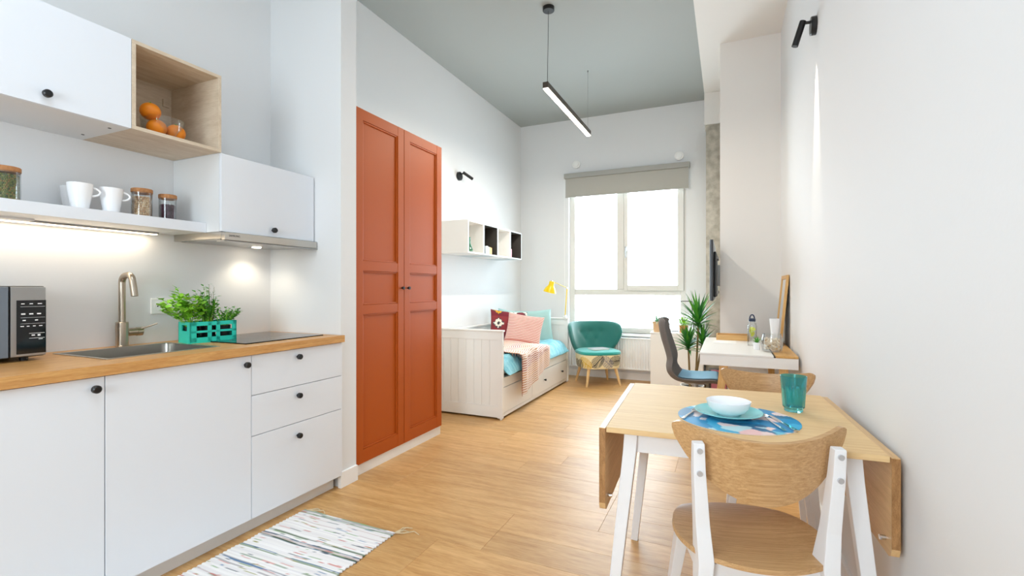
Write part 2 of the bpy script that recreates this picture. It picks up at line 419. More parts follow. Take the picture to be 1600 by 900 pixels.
obj('slab', bm, M['oak'], t)
# sink
t = thing('sink', 'stainless steel inset sink in the oak worktop below the tap', 'sink', (-2.425, 1.3, .72))
bm = bm_(); k = .012
for a in ((SX0 - k, SX0 + .004, SY0 - k, SY1 + k), (SX1 - .004, SX1 + k, SY0 - k, SY1 + k), (SX0 + .004, SX1 - .004, SY0 - k, SY0 + .004), (SX0 + .004, SX1 - .004, SY1 - .004, SY1 + k)): bx(bm, *a, .9182, .9205, bev=.0008)
obj('rim', bm, M['steel'], t)
def rrect(cx, cy, hx, hy, r, n=5):
    pts = []
    for sx, sy, a0 in ((1, 1, 0), (-1, 1, 90), (-1, -1, 180), (1, -1, 270)):
        for q in range(n + 1):
            a = radians(a0 + 90 * q / n); pts.append((cx + sx * (hx - r) + r * cos(a), cy + sy * (hy - r) + r * sin(a)))
    return pts
bm = bm_(); lv = [(0, .918), (.003, .80), (.02, .745), (.05, .735)]; prev = None
for ins, z in lv:
    ring = [bm.verts.new((x, y, z)) for x, y in rrect((SX0 + SX1) / 2, (SY0 + SY1) / 2, (SX1 - SX0) / 2 - .001 - ins, (SY1 - SY0) / 2 - .001 - ins, .035)]
    if prev:
        for q in range(len(ring)): bm.faces.new((prev[q], prev[(q + 1) % len(ring)], ring[(q + 1) % len(ring)], ring[q]))
    prev = ring
bm.faces.new(prev); obj('basin', bm, M['steel'], t)
bm = lathe(bm_(), [(.045, .736), (.045, .739), (.03, .739), (.028, .733), (0, .733)], ((SX0 + SX1) / 2, 1.3, 0)); obj('drain', bm, M['chrome'], t)
# tap
tx, ty = -2.665, 1.345
t = thing('tap', 'brushed nickel kitchen tap with bent spout and side lever behind the sink', 'tap', (tx, ty, .918))
bm = lathe(bm_(), [(0, 0), (.028, 0), (.028, .004), (.026, .006), (.026, .116), (.024, .118), (0, .118)], (tx, ty, .918)); obj('base', bm, M['steelb'], t)
pts = [(tx, ty, 1.03), (tx, ty, 1.225)]
for q in range(1, 9):
    a = q / 8 * radians(80); pts.append((tx + .036 * (1 - cos(a)), ty, 1.225 + .036 * sin(a)))
e = Vector(pts[-1]); pts.append((e.x + .022, ty, e.z + .002))
for q in range(1, 8):
    a = q / 7 * radians(76); pts.append((e.x + .022 + .034 * sin(a), ty, e.z + .002 - .034 * (1 - cos(a))))
e = Vector(pts[-1]); pts.append((e.x + .018, ty, e.z - .075))
bm = tube(bm_(), pts, .0145, 20); obj('spout', bm, M['steelb'], t)
bm = tube(bm_(), [(tx, ty + .02, .985), (tx, ty + .06, .985), (tx, ty + .061, .985), (tx, ty + .085, .985)], [.019, .019, .021, .021], 20); lv_ = obj('lever_body', bm, M['steelb'], t)
bm = tube(bm_(), [(tx + .01, ty + .075, .998), (tx + .03, ty + .11, 1.012), (tx + .04, ty + .135, 1.022)], [.005, .004, .0035], 10); obj('lever', bm, M['steelb'], lv_)
# hob
t = thing('hob', 'black glass hob set into the oak worktop', 'hob', (-2.43, 1.9, .918))
obj('glass_top', box(-2.67, -2.19, 1.64, 2.145, .9183, .9235, bev=.001), M['blackgloss'], t)
bm = bm_()
for cx, cy, r in ((-2.56, 1.77, .075), (-2.56, 2.0, .095), (-2.33, 1.77, .095), (-2.33, 2.0, .075)):
    lathe(bm, [(r, .9236), (r, .9238), (r - .003, .9238), (r - .003, .9236)], (cx, cy, 0), 40)
obj('ring_marking', bm, M['alu'], t)
# microwave
mx, my0, my1, mz0, mz1 = -2.45, .50, .978, .934, 1.208
t = thing('microwave', 'grey and black microwave on the worktop at the left frame edge', 'microwave', (-2.58, .74, .918))
obj('body', box(XL + .01, mx - .012, my0, my1, mz0, mz1, bev=.006), M['dark'], t)
obj('door', box(mx - .012, mx, my0, .868, mz0 + .004, mz1 - .004, bev=.003), paint('door_glass', '6b737c', .12), t)
fp = obj('control_panel', box(mx - .012, mx, .873, my1 - .002, mz0 + .004, mz1 - .004, bev=.003), M['alu'], t)
obj('display_panel', box(mx, mx + .0018, .889, my1 - .0025, mz0 + .014, mz1 - .055, bev=.0008), M['blackgloss'], fp)
bm = bm_(); px = mx + .0018
for (yy, zz, ww, hh) in [(.902, 1.138, .010, .003), (.926, 1.138, .010, .003), (.95, 1.138, .013, .003), (.9, 1.128, .072, .0007), (.902, 1.098, .012, .005), (.925, 1.098, .012, .005), (.948, 1.098, .012, .005), (.9, 1.086, .072, .0006),
        (.906, 1.074, .009, .004), (.942, 1.074, .009, .004), (.9, 1.063, .072, .0006), (.9, 1.052, .010, .003), (.918, 1.052, .008, .003), (.936, 1.052, .008, .003), (.954, 1.052, .010, .003), (.925, 1.025, .046, .0012), (.932, 1.016, .010, .004), (.95, 1.014, .008, .007), (.925, 1.006, .046, .0012), (.953, 1.001, .012, .002)]:
    bx(bm, px, px + .0004, yy, yy + ww, zz, zz + hh)
obj('button_marking', bm, M['pwhite'], fp)['kind'] = 'stuff'
for yy in (my0 + .05, my1 - .05):
    for xx in (-2.66, -2.50): obj('foot', lathe(bm_(), [(0, 0), (.012, 0), (.014, .018), (0, .018)], (xx, yy, .918), 16), M['black'], t)
# crate + herbs
cr0 = (-2.515, 1.667, .918); crz = radians(-8)
t = thing('herb_crate', 'turquoise plastic crate full of herbs on the worktop beside the sink', 'crate', cr0, crz)
hx, hy, H = .062, .115, .108; bm = bm_(); th = .006
bx(bm, -hx, hx, -hy, hy, 0, .006)
for sx in (-1, 1):
    xa, xb = (hx - th, hx) if sx > 0 else (-hx, -hx + th)
    for z0, z1 in ((0.006, .028), (.052, .063), (.088, H)): bx(bm, xa, xb, -hy, hy, z0, z1)
    for y0, y1 in ((-hy, -hy + .03), (-.012 - .018, -.030 + .018), (.012, .030), (hy - .022, hy)): bx(bm, xa, xb, y0, y1, .006, H)
for sy in (-1, 1):
    y0, y1 = (hy - th, hy) if sy > 0 else (-hy, -hy + th)
    bx(bm, -hx, hx, y0, y1, .006, .062); bx(bm, -hx, hx, y0, y1, .092, H); bx(bm, -hx, -.028, y0, y1, .062, .092); bx(bm, .028, hx, y0, y1, .062, .092)
obj('frame', bm, M['crate'], t, local=True)
def R2(a, x, y): return (x * cos(a) - y * sin(a), x * sin(a) + y * cos(a))
def leaf_quad(bm, p, d, n, L, W, bend=.25):
    d = d.normalized(); s = d.cross(n).normalized(); n = s.cross(d)
    a = bm.verts.new(p); m1 = bm.verts.new(p + d * L * .45 + s * W * .5 + n * L * bend * .3); m2 = bm.verts.new(p + d * L * .45 - s * W * .5 + n * L * bend * .3)
    c = bm.verts.new(p + d * L * .5); e = bm.verts.new(p + d * L - n * L * bend * .2)
    bm.faces.new((a, m1, c)); bm.faces.new((a, c, m2)); bm.faces.new((m1, e, c)); bm.faces.new((c, e, m2))
def herb(lx, ly, n, hgt, spread, L, W, mat, label, seed, lean=(0, 0), needle=False):
    q = random.Random(seed); dx, dy = R2(crz, lx, ly); base = Vector((cr0[0] + dx, cr0[1] + dy, .925))
    t = thing('herb_plant', label, 'plant', base, group='herbs in the turquoise crate')
    obj('pot', lathe(bm_(), [(0, 0), (.025, 0), (.033, .075), (.030, .075), (.029, .068), (0, .068)], base, 20), M['dark'], t)
    st, lf = bm_(), bm_()
    for k in range(n):
        a = q.uniform(0, 2 * pi); r = sqrt(q.random()); h = hgt * q.uniform(.55, 1.0) * (1.05 - .35 * r)
        top = Vector((base.x + lean[0] * h + spread * r * cos(a), base.y + lean[1] * h + spread * r * sin(a) * 1.3, base.z + .07 + h))
        b0 = Vector((base.x + .018 * cos(a) * r, base.y + .018 * sin(a) * r, base.z + .066)); mid = (b0 + top) / 2 + Vector((0, 0, .02))
        tube(st, [b0, mid, top], [.0014, .0012, .0007], 5)
        m = 14 if needle else 9
        for j in range(m):
            f = .35 + .65 * j / (m - 1); p = b0 * (1 - f) ** 2 + mid * 2 * f * (1 - f) + top * f * f
            aa = q.uniform(0, 2 * pi); d = Vector((cos(aa), sin(aa), q.uniform(.0, .9 if not needle else 1.6)))
            leaf_quad(lf, p, d, Vector((q.uniform(-.3, .3), q.uniform(-.3, .3), 1)), L * q.uniform(.6, 1.1), W * q.uniform(.7, 1.1))
    obj('stems', st, M['leafl'] if not needle else M['stem'], t); obj('foliage', lf, mat, t, recalc=False)
herb(-.01, -.075, 34, .21, .085, .040, .032, M['leafl'], 'light green broad-leaved herb at the left end of the turquoise crate', 1, (0.1, -.45))
herb(-.015, 0, 36, .22, .055, .028, .019, M['leafm'], 'bushy mid green herb in the middle of the turquoise crate', 2, (0, -.1))
herb(-.03, .02, 14, .27, .035, .018, .0035, M['leafg'], 'grey-green needle-leaved herb sticking up behind the crate middle', 3, (0, 0), True)
herb(.01, .075, 34, .12, .062, .018, .015, M['leafm'], 'low small-leaved herb at the right end of the turquoise crate', 4, (0, .25))
# socket
def py_on_wall(u, v, X):
    a = (u - 800) / 750; c, s = cos(TH), sin(TH); tt = X / (a * c - s); return tt * (a * s + c), 1.2 + tt * (450 - v) / 750
yy, zz = py_on_wall(259, 478, XL)
t = thing('wall_socket', 'white double socket on the kitchen wall behind the herbs', 'socket', (XL, yy, zz - .04))
obj('plate', box(XL, XL + .009, yy - .075, yy + .075, zz - .04, zz + .04, bev=.003), M['pwhite'], t)
for s_ in (-1, 1):
    sk = obj('outlet', tube(bm_(), [(XL + .0085, yy + s_ * .036, zz), (XL + .0105, yy + s_ * .036, zz)], .024, 24), M['pwhite'], t)
    bm = bm_()
    for d_ in (-.009, .009): tube(bm, [(XL + .010, yy + s_ * .036 + d_, zz), (XL + .0112, yy + s_ * .036 + d_, zz)], .0035, 10)
    obj('pin_hole', bm, M['black'], sk)
# upper units
UF = -2.33
t = thing('upper_cabinet', 'white lift-up wall cabinet above the extractor hood', 'cabinet', (-2.52, 1.91, 1.486), group='kitchen wall cabinets')
obj('body', box(XL + .002, UF - .02, 1.612, 2.208, 1.486, 1.882, bev=.001), M['carcass'], t)
d = obj('door', box(UF - .019, UF, 1.613, 2.207, 1.487, 1.882, bev=.0015), M['front'], t); knob(d, UF, 1.91, 1.523)
t = thing('upper_cabinet', 'white wall cabinet left of the open wooden box shelf', 'cabinet', (-2.52, .91, 1.882), group='kitchen wall cabinets')
obj('body', box(XL + .002, UF - .02, .61, 1.212, 1.884, 2.27, bev=.001), M['carcass'], t)
d = obj('door', box(UF - .019, UF, .612, 1.211, 1.884, 2.27, bev=.0015), M['front'], t); knob(d, UF, .925, 1.925)
for a, b_ in ((-2.41, 1.17), (-2.62, 1.17)): obj('screw_cap', tube(bm_(), [(a, b_, 1.8842), (a, b_, 1.8825)], .006, 12), M['greydk'], t)
t = thing('upper_cabinet', 'white wall cabinet beyond the left edge of the frame', 'cabinet', (-2.52, .3, 1.882), group='kitchen wall cabinets')
obj('body', box(XL + .002, UF - .02, .01, .608, 1.884, 2.27), M['carcass'], t); d = obj('door', box(UF - .019, UF, .012, .607, 1.884, 2.27, bev=.0015), M['front'], t); knob(d, UF, .3, 1.925)
t = thing('open_shelf_box', 'open pale wood box shelf holding the oranges', 'shelf', (-2.52, 1.41, 1.884))
y0, y1, z0, z1, k = 1.2125, 1.612, 1.884, 2.27, .016
obj('bottom_panel', box(XL + .002, UF, y0, y1, z0, z0 + k, bev=.0008), M['ash'], t); obj('top_panel', box(XL + .002, UF, y0, y1, z1 - k, z1, bev=.0008), M['ash'], t)
obj('side_panel', box(XL + .002, UF, y0, y0 + k, z0 + k, z1 - k, bev=.0008), M['ash_x'], t); obj('side_panel', box(XL + .002, UF, y1 - k, y1, z0 + k, z1 - k, bev=.0008), M['ash_x'], t)
obj('back_panel', box(XL + .002, XL + .01, y0 + k, y1 - k, z0 + k, z1 - k), M['ash'], t)
obj('hanger_cover', box(XL + .01, XL + .02, y1 - k - .045, y1 - k - .012, z1 - k - .1, z1 - k - .06, bev=.002), M['ash'], t)
# glass bowl + oranges
bc = (-2.46, 1.41, 1.9003)
solo('fruit_bowl', lathe(bm_(), [(0, .001), (.03, .001), (.06, .012), (.084, .05), (.088, .10), (.0855, .10), (.081, .051), (.058, .015), (.03, .005), (0, .005)], (0, 0, 0), 40), M['glass'], 'clear glass bowl of oranges in the open wooden box shelf', 'bowl', loc=bc)
def orange(x, y, z, r, lab):
    t = thing('orange', lab, 'orange', (x, y, z - r), group='oranges in the box shelf')
    bm = bm_(); bmesh.ops.create_uvsphere(bm, u_segments=24, v_segments=16, radius=r)
    bmesh.ops.scale(bm, vec=(1, 1, .95), verts=bm.verts); bmesh.ops.translate(bm, vec=(0, 0, r), verts=bm.verts); obj('peel', bm, M['orange'], t, local=True)
    bm = bm_(); bmesh.ops.create_icosphere(bm, subdivisions=1, radius=.004); bmesh.ops.translate(bm, vec=(r * .35, -r * .2, r * 1.88), verts=bm.verts); obj('stem_button', bm, M['leafm'], t, local=True)
orange(-2.432, 1.368, 1.948, .0405, 'orange at the front left of the glass bowl')
orange(-2.502, 1.412, 1.948, .0405, 'orange at the back of the glass bowl')
orange(-2.430, 1.452, 1.948, .0405, 'orange at the front right of the glass bowl')
orange(-2.452, 1.352, 2.022, .0415, 'topmost orange of the pile in the glass bowl')
# shelf with led
t = thing('wall_shelf', 'thick white wall shelf above the kitchen counter holding mugs and jars', 'shelf', (-2.58, .8, 1.484))
obj('board', box(XL + .002, -2.445, -.2, 1.611, 1.484, 1.534, bev=.0015), M['front'], t)
t = thing('led_light', 'glowing slim strip light under the white kitchen shelf', 'light', (-2.67, .9, 1.47))
obj('housing', box(-2.69, -2.655, .1, 1.505, 1.475, 1.484), M['alu'], t); obj('diffuser', box(-2.685, -2.66, .105, 1.5, 1.4715, 1.475), M['led'], t)
light('AREA', 'shelf_led', (-2.672, .8, 1.469), 1.5, (1, .86, .68), (0, 0, 0), shape='RECTANGLE', size=.03, size_y=1.35)
obj('transformer', box(-2.65, -2.60, .88, 1.0, 1.475, 1.484, bev=.001), M['carcass'], t)
# jars + mugs
SH = 1.5345
def jar(x, y, r, H, fill, mat, lab, gr=.0045, cover=.8, seed=0):
    t = thing('storage_jar', lab, 'jar', (x, y, SH), group='lidded jars on the kitchen shelf')
    obj('glass', lathe(bm_(), [(0, 0), (r - .002, 0), (r, .002), (r, H - .018), (r - .0025, H - .018), (r - .0025, .004), (0, .004)], (x, y, SH), 40), M['glass'], t)
    obj('lid', lathe(bm_(), [(0, H - .022), (r - .003, H - .022), (r - .003, H - .018), (r + .001, H - .018), (r + .001, H - .002), (r - .001, H), (0, H)], (x, y, SH), 40), M['cork'], t)
    q = random.Random(seed); bm = bm_(); hh = (H - .022) * cover
    lay = bm.verts.layers.float_color.new('Col')
    lathe(bm, [(0, .005), (r - .0045 - gr, .005), (r - .0045 - gr, hh - .004), (0, hh - .004)], (x, y, SH), 20)
    for v in bm.verts: v[lay] = tuple(x * .25 for x in lin(mat[0])[:3]) + (1,)  # inner core darkened, painting in the shade of gaps between grains
    n = int(2 * pi * r / (gr * 1.9)); rows = int(hh / (gr * 1.8))
    for j in range(rows):
        for i_ in range(n):
            a = 2 * pi * (i_ + .5 * (j % 2) + q.uniform(-.2, .2)) / n; p = Vector((x + (r - .0035 - gr) * cos(a), y + (r - .0035 - gr) * sin(a), SH + .005 + gr + j * gr * 1.8))
            cc = lin(q.choice(mat))
            for v in bmesh.ops.create_icosphere(bm, subdivisions=1, radius=gr, matrix=Matrix.Translation(p))['verts']: v[lay] = cc
    for k_ in range(int(1.2 * (r / gr) ** 2)):
        a = q.uniform(0, 2 * pi); rr_ = (r - .008) * sqrt(q.random()); cc = lin(q.choice(mat))
        for v in bmesh.ops.create_icosphere(bm, subdivisions=1, radius=gr, matrix=Matrix.Translation((x + rr_ * cos(a), y + rr_ * sin(a), SH + hh - gr)))['verts']: v[lay] = cc
    o = obj(fill, bm, M['vcg'], t); o['kind'] = 'stuff'
jar(-2.555, 1.488, .038, .130, 'beans', ('4a2338', '5c2c48', '3a1c2e'), 'glass jar of dark red beans at the right end of the kitchen shelf', .0042, .74, 1)
jar(-2.555, 1.372, .042, .138, 'chickpeas', ('e0bd92', 'c99d70', 'edd3ae'), 'glass jar of pale chickpeas beside the jar of dark beans', .0048, .86, 2)
jar(-2.53, .885, .045, .130, 'pulses', ('6f7a2c', '8c8a3a', '4f5f25', '9a7a3a'), 'cork-lidded glass jar of green pulses at the left frame edge', .0038, .92, 3)
def mug(x, y, lab, ha):
    t = thing('mug', lab, 'mug', (x, y, SH), group='white mugs on the kitchen shelf')
    obj('cup', lathe(bm_(), [(0, 0), (.026, 0), (.029, .003), (.0345, .035), (.041, .075), (.0445, .110), (.0435, .112), (.042, .110), (.038, .074), (.031, .032), (.026, .008), (0, .006)], (x, y, SH), 40), M['ceramic'], t)
    pts = []
    for q in range(11):
        a = -pi / 2 + pi * q / 10; pts.append((x + (.036 + .030 * cos(a)) * cos(ha), y + (.036 + .030 * cos(a)) * sin(ha), SH + .080 + .018 * sin(a)))
    obj('handle', tube(bm_(), pts, .0042, 10), M['ceramic'], t)
mug(-2.525, 1.118, 'white mug with its handle to the right, leftmost in the front of the shelf', radians(62))
mug(-2.645, 1.145, 'white mug half hidden behind the larger looking front mug', radians(120))
mug(-2.525, 1.232, 'white mug beside the chickpea jar', radians(62))
# hood
t = thing('extractor_hood', 'flat stainless extractor hood under the wall cabinet, lamps lit', 'hood', (-2.5, 1.91, 1.443))
obj('housing', box(XL + .003, -2.335, 1.614, 2.206, 1.45, 1.4855, bev=.002), M['steel'], t)
fp = obj('front_panel', box(-2.335, -2.305, 1.614, 2.206, 1.443, 1.4835, bev=.003), M['steel'], t)
obj('filter', box(-2.68, -2.36, 1.63, 2.19, 1.446, 1.450, bev=.001), M['alu'], t)
obj('glass_lip', box(-2.36, -2.30, 1.606, 2.208, 1.436, 1.441, bev=.001), M['alu'], t)
for yy in (2.02,):
    obj('lamp_lens', lathe(bm_(), [(0, -.003), (.024, -.003), (.026, 0), (0, 0)], (-2.60, yy, 1.446), 24), M['hoodled'], t)
    light('SPOT', 'hood_spot', (-2.60, yy, 1.438), 3.2, (1, .88, .68), (0, 0, 0), spot_size=radians(130), spot_blend=.7, shadow_soft_size=.02)
def text(s, size, loc, rot, mat, parent, name='lettering', ext=.0003):
    cu = bpy.data.curves.new(name, 'FONT'); cu.body = s; cu.size = size; cu.extrude = ext; cu.align_x = 'CENTER'; cu.align_y = 'CENTER'
    cu.materials.append(mat); o = bpy.data.objects.new(name, cu); COL.objects.link(o); o.parent = parent; o.rotation_euler = rot
    me = bpy.data.meshes.new_from_object(o); bpy.data.objects.remove(o); o = bpy.data.objects.new(name, me); COL.objects.link(o); o.parent = parent
    o.location = Vector(loc) - ROOT[parent.name]; o.rotation_euler = rot
    return o
text('SAMSUNG', .0135, (-2.3046, 1.665, 1.466), (pi / 2, 0, pi / 2), M['black'], fp)

# ------------------------------------------------------------------ wardrobe
WXF, wy0, wy1 = -2.14, 2.362, 3.362
t = thing('wardrobe', 'tall rust red two-door wardrobe on a white plinth', 'wardrobe', (-2.43, 2.86, 0))
obj('body', box(XL + .004, WXF - .024, wy0 - .005, wy1, .07, 2.352), M['white'], t)
obj('plinth', box(XL + .01, WXF - .012, wy0 - .005, wy1, 0, .069, bev=.001), M['white'], t)
def wdoor(ya, yb, kn):
    X1 = WXF; X0 = WXF - .022; s = .068; bm = bm_()
    obj_ = None
    zt, zb = 2.352, .072; rails = [(zb, zb + .085), (1.03, 1.09), (1.312, 1.376), (zt - .07, zt)]
    bx(bm, X0, X1, ya, ya + s, zb, zt, bev=.0015); bx(bm, X0, X1, yb - s, yb, zb, zt, bev=.0015)
    for a, b_ in rails: bx(bm, X0, X1 - .0015, ya + s, yb - s, a, b_, bev=.0012)
    d = obj('door', bm, M['red'], t)
    for (a, b_) in ((rails[0][1], rails[1][0]), (rails[1][1], rails[2][0]), (rails[2][1], rails[3][0])):
        bm = box(X0, X1 - .015, ya + s - .001, yb - s + .001, a - .001, b_ + .001); k = .011
        for q in ((ya + s, ya + s + k, a, b_), (yb - s - k, yb - s, a, b_), (ya + s + k, yb - s - k, a, a + k), (ya + s + k, yb - s - k, b_ - k, b_)):
            bx(bm, X1 - .015, X1 - .006, *q, bev=.003)
        obj('door_panel', bm, M['red'], d)
    bm = tube(bm_(), [(X1, kn, 1.2), (X1 + .014, kn, 1.2), (X1 + .015, kn, 1.2), (X1 + .026, kn, 1.2)], [.005, .005, .011, .011], 16); obj('knob', bm, M['black'], d)
wdoor(wy0, 2.8595, 2.828); wdoor(2.8645, wy1, 2.897)

# ------------------------------------------------------------------ wall cubes, sconces, pendant
uy = [4.215, 4.558, 4.90, 5.245, 5.588]; ZB, ZT, SXF = 1.555, 1.89, -2.37
ul = ['white cube wall shelf with a small glass vase, nearest the wardrobe', 'grey cube wall shelf, dark inside, holding pale books', 'empty all-white cube wall shelf, third from the wardrobe', 'grey cube wall shelf, dark inside, nearest the window wall']
for i in range(4):
    a, b_ = uy[i], uy[i + 1] - .001; dk = i % 2; mo = M['ltgrey'] if dk else M['white']; k = .014
    t = thing('cube_shelf', ul[i], 'shelf', (-2.55, (a + b_) / 2, ZB), group='row of cube shelves above the daybed')
    bm = bm_(); bx(bm, XL + .003, SXF, a, b_, ZB, ZB + k, bev=.001); bx(bm, XL + .003, SXF, a, b_, ZT - k, ZT, bev=.001); bx(bm, XL + .003, SXF, a, a + k, ZB + k, ZT - k, bev=.001); bx(bm, XL + .003, SXF, b_ - k, b_, ZB + k, ZT - k, bev=.001)
    obj('case', bm, mo, t)
    bm = bm_(); mi = M['greydk'] if dk else M['white']; q = .0015
    bx(bm, XL + .003, XL + .012, a + k, b_ - k, ZB + k, ZT - k)
    for r_ in ((a + k, a + k + q, ZB + k, ZT - k), (b_ - k - q, b_ - k, ZB + k, ZT - k), (a + k + q, b_ - k - q, ZB + k, ZB + k + q), (a + k + q, b_ - k - q, ZT - k - q, ZT - k)): bx(bm, XL + .012, SXF - .002, *r_)
    obj('lining', bm, mi, t)
zs = ZB + .0157
solo('vase', lathe(bm_(), [(0, 0), (.03, 0), (.036, .02), (.024, .05), (.009, .09), (.008, .15), (.012, .155), (.010, .155), (.006, .15), (.007, .09), (.02, .05), (.03, .02), (0, .004)], (0, 0, 0), 24), thin_glass('green_glass', (.6, .8, .72), .1), 'slender green glass vase in the first white cube shelf', 'vase', loc=(-2.425, 4.345, zs))
def book(x0, x1, y0, y1, z0, z1, cover, lab, grp='books in the cube shelves', spine='y'):
    t = thing('book', lab, 'book', ((x0 + x1) / 2, (y0 + y1) / 2, z0), group=grp); c = .0018
    bm = bm_(); bx(bm, x0, x1, y0, y0 + c, z0, z1); bx(bm, x0, x1, y1 - c, y1, z0, z1); bx(bm, x1 - c, x1, y0 + c, y1 - c, z0, z1); obj('cover', bm, cover, t)
    obj('pages', box(x0 + .002, x1 - c, y0 + c, y1 - c, z0 + .003, z1 - .003), M['paper'], t)
bcols = [('d9e6ea', .085), ('f3f1ea', .088), ('e9e4d2', .08), ('efc24f', .078), ('e0a93a', .076)]
yy = 4.625
for k_, (c_, h_) in enumerate(bcols):
    nm = ['pale blue thin book leftmost in the second cube shelf', 'white thin book second from left in the second cube shelf', 'cream thin book in the middle of the row in the second cube shelf', 'yellow book second from the right in the second cube shelf', 'ochre book rightmost in the second cube shelf'][k_]
    wd = .030; book(-2.52, -2.385, yy, yy + wd, zs, zs + h_, paint('book_cover', c_, .5), nm); yy += wd + .001
book(-2.52, -2.376, 5.268, 5.298, zs, zs + .1, paint('book_cover', 'd98a9c', .5), 'pink book standing in the last grey cube shelf')
def sconce(wx, s, y, z, lab, tilt=.25, e=6, col=(1, .9, .74), roty=0., dy=0.):
    t = thing('wall_spotlight', lab, 'lamp', (wx, y, z), group='black wall spotlights')
    obj('wall_plate', tube(bm_(), [(wx, y, z), (wx + s * .024, y, z), (wx + s * .027, y, z)], [.048, .048, .045], 32), M['black'], t)
    top = Vector((wx + s * .062, y, z + .035)); bot = top + Vector((s * tilt, dy, -1)).normalized() * .135
    obj('arm', tube(bm_(), [(wx + s * .02, y, z + .022), (top.x, top.y, z + .025)], .008, 12), M['black'], t)
    obj('spot_head', tube(bm_(), [top, bot], .0165, 24), M['black'], t)
    return t, top, bot
t, a_, b_ = sconce(XR, -1, 3.04, 2.62, 'black wall spotlight high on the right wall, throwing a beam down', .30)
light('SPOT', 'wall_spot', (XR - .05, 3.03, 2.52), 45, (1, .87, .68), (0, radians(-7), 0), spot_size=radians(26), spot_blend=.6, shadow_soft_size=.012)
t, a_, b_ = sconce(XL, 1, 4.62, 2.44, 'black wall spotlight above the cube shelves', 1.0, dy=2.2)
light('SPOT', 'wall_spot', (XL + .12, 4.75, 2.36), 2.2, (1, .88, .70), (0, radians(-14), 0), spot_size=radians(70), spot_blend=.9, shadow_soft_size=.02)
# pendant
PX = -1.357
t = thing('pendant_lamp', 'long slim black linear pendant lamp hanging on cables, lit', 'lamp', (PX, 4.38, 2.835))
obj('canopy', lathe(bm_(), [(0, 0), (.045, 0), (.048, .003), (.048, .032), (0, .032)], (PX + .01, 3.745, ZC - .032), 32), M['black'], t)
obj('cable', tube(bm_(), [(PX + .01, 3.745, ZC - .03), (PX, 3.745, 2.888)], .0022, 8), M['black'], t)
obj('cable', tube(bm_(), [(PX, 5.01, ZC - .01), (PX, 5.01, 2.888)], .0012, 8), M['alu'], t)
obj('ceiling_anchor', tube(bm_(), [(PX, 5.01, ZC), (PX, 5.01, ZC - .018)], .007, 12), M['alu'], t)
bm = bm_(); bx(bm, PX - .023, PX + .023, 3.70, 5.05, 2.872, 2.888, bev=.001); bx(bm, PX - .023, PX - .020, 3.70, 5.05, 2.838, 2.872); bx(bm, PX + .020, PX + .023, 3.70, 5.05, 2.838, 2.872); bx(bm, PX - .023, PX + .023, 3.697, 3.70, 2.838, 2.888); bx(bm, PX - .023, PX + .023, 5.05, 5.053, 2.838, 2.888)
obj('housing', bm, paint('bronze_profile', '4a4138', .4), t)
obj('diffuser', box(PX - .0198, PX + .0198, 3.702, 5.048, 2.832, 2.868), M['lamp'], t)
light('AREA', 'pendant_light', (PX, 4.375, 2.829), 31, (1, .91, .78), (0, 0, 0), shape='RECTANGLE', size=.038, size_y=1.34)
t = thing('fill_light_housing', 'added square white housing for the unseen kitchen fill light, above the viewpoint', 'lamp', (-.9, .2, 3.45))  # made-up housing, out of view, to go with the added fill light
obj('housing', box(-1.72, -.08, -.62, 1.02, 3.45, ZC - .001, bev=.004), M['white'], t)
# blind, vents
t = thing('roller_blind', 'grey roller blind mostly rolled up above the window', 'blind', (-1.23, 6.33, 2.45))
obj('cassette', box(-2.045, -.42, 6.30, 6.378, 2.70, 2.765, bev=.006), paint('blind_case', 'a3a29c', .5), t)
obj('cloth', box(-2.03, -.435, 6.335, 6.3375, 2.455, 2.71), M['blind'], t)
obj('bottom_bar', box(-2.03, -.435, 6.328, 6.344, 2.440, 2.458, bev=.003), M['blind'], t)
bm = bm_()
for k_ in range(2): tube(bm, [(-2.05 + .006 * k_, 6.33, 2.72), (-2.05 + .006 * k_, 6.345, .75)], .0014, 6)
obj('pull_chain', bm, M['pwhite'], t)
for x, z, l in ((-1.885, 2.89, 'left'), (-.55, 2.86, 'right')):
    yy = YB
    t = thing('wall_vent', 'small round white vent above the blind at its %s end' % l, 'vent', (x, yy, z), group='round vents above the window')
    obj('ring', tube(bm_(), [(x, yy, z), (x, yy - .03, z), (x, yy - .034, z)], [.055, .055, .05], 32), M['pwhite'], t)
    obj('cap', tube(bm_(), [(x, yy - .034, z), (x, yy - .044, z), (x, yy - .047, z)], [.038, .038, .034], 32), M['pwhite'], t)
# radiator
t = thing('radiator', 'white panel radiator under the window', 'radiator', (-1.3, 6.33, .14))
bm = bm_(); n = 46; x0, x1 = -1.96, -.5; pts = []
for i in range(n * 4 + 1):
    x = x0 + (x1 - x0) * i / (n * 4); ph = (i % 4); pts.append((x, 6.275 if ph in (0, 3) else 6.287))
a_ = [bm.verts.new((x, y, .16)) for x, y in pts]; b2 = [bm.verts.new((x, y, .54)) for x, y in pts]
for i in range(len(pts) - 1): bm.faces.new((a_[i], a_[i + 1], b2[i + 1], b2[i]))
bx(bm, x0, x1, 6.289, 6.35, .15, .55); obj('panel', bm, M['trim'], t)
bm = bm_(); bx(bm, x0 - .004, x1 + .004, 6.268, 6.27 + .012, .538, .556, bev=.003); bx(bm, x0 - .004, x1 + .004, 6.268, 6.282, .145, .162, bev=.003); obj('edge_strip', bm, M['trim'], t)
bm = bm_()
for i in range(60): bx(bm, x0 + .01 + i * .0242, x0 + .022 + i * .0242, 6.284, 6.352, .550, .556)
o = obj('top_grille', bm, M['trim'], t)
bm = bm_()
for x in (-1.8, -.7): bx(bm, x - .015, x + .015, 6.345, YB, .25, .45)
obj('bracket', bm, M['trim'], t)
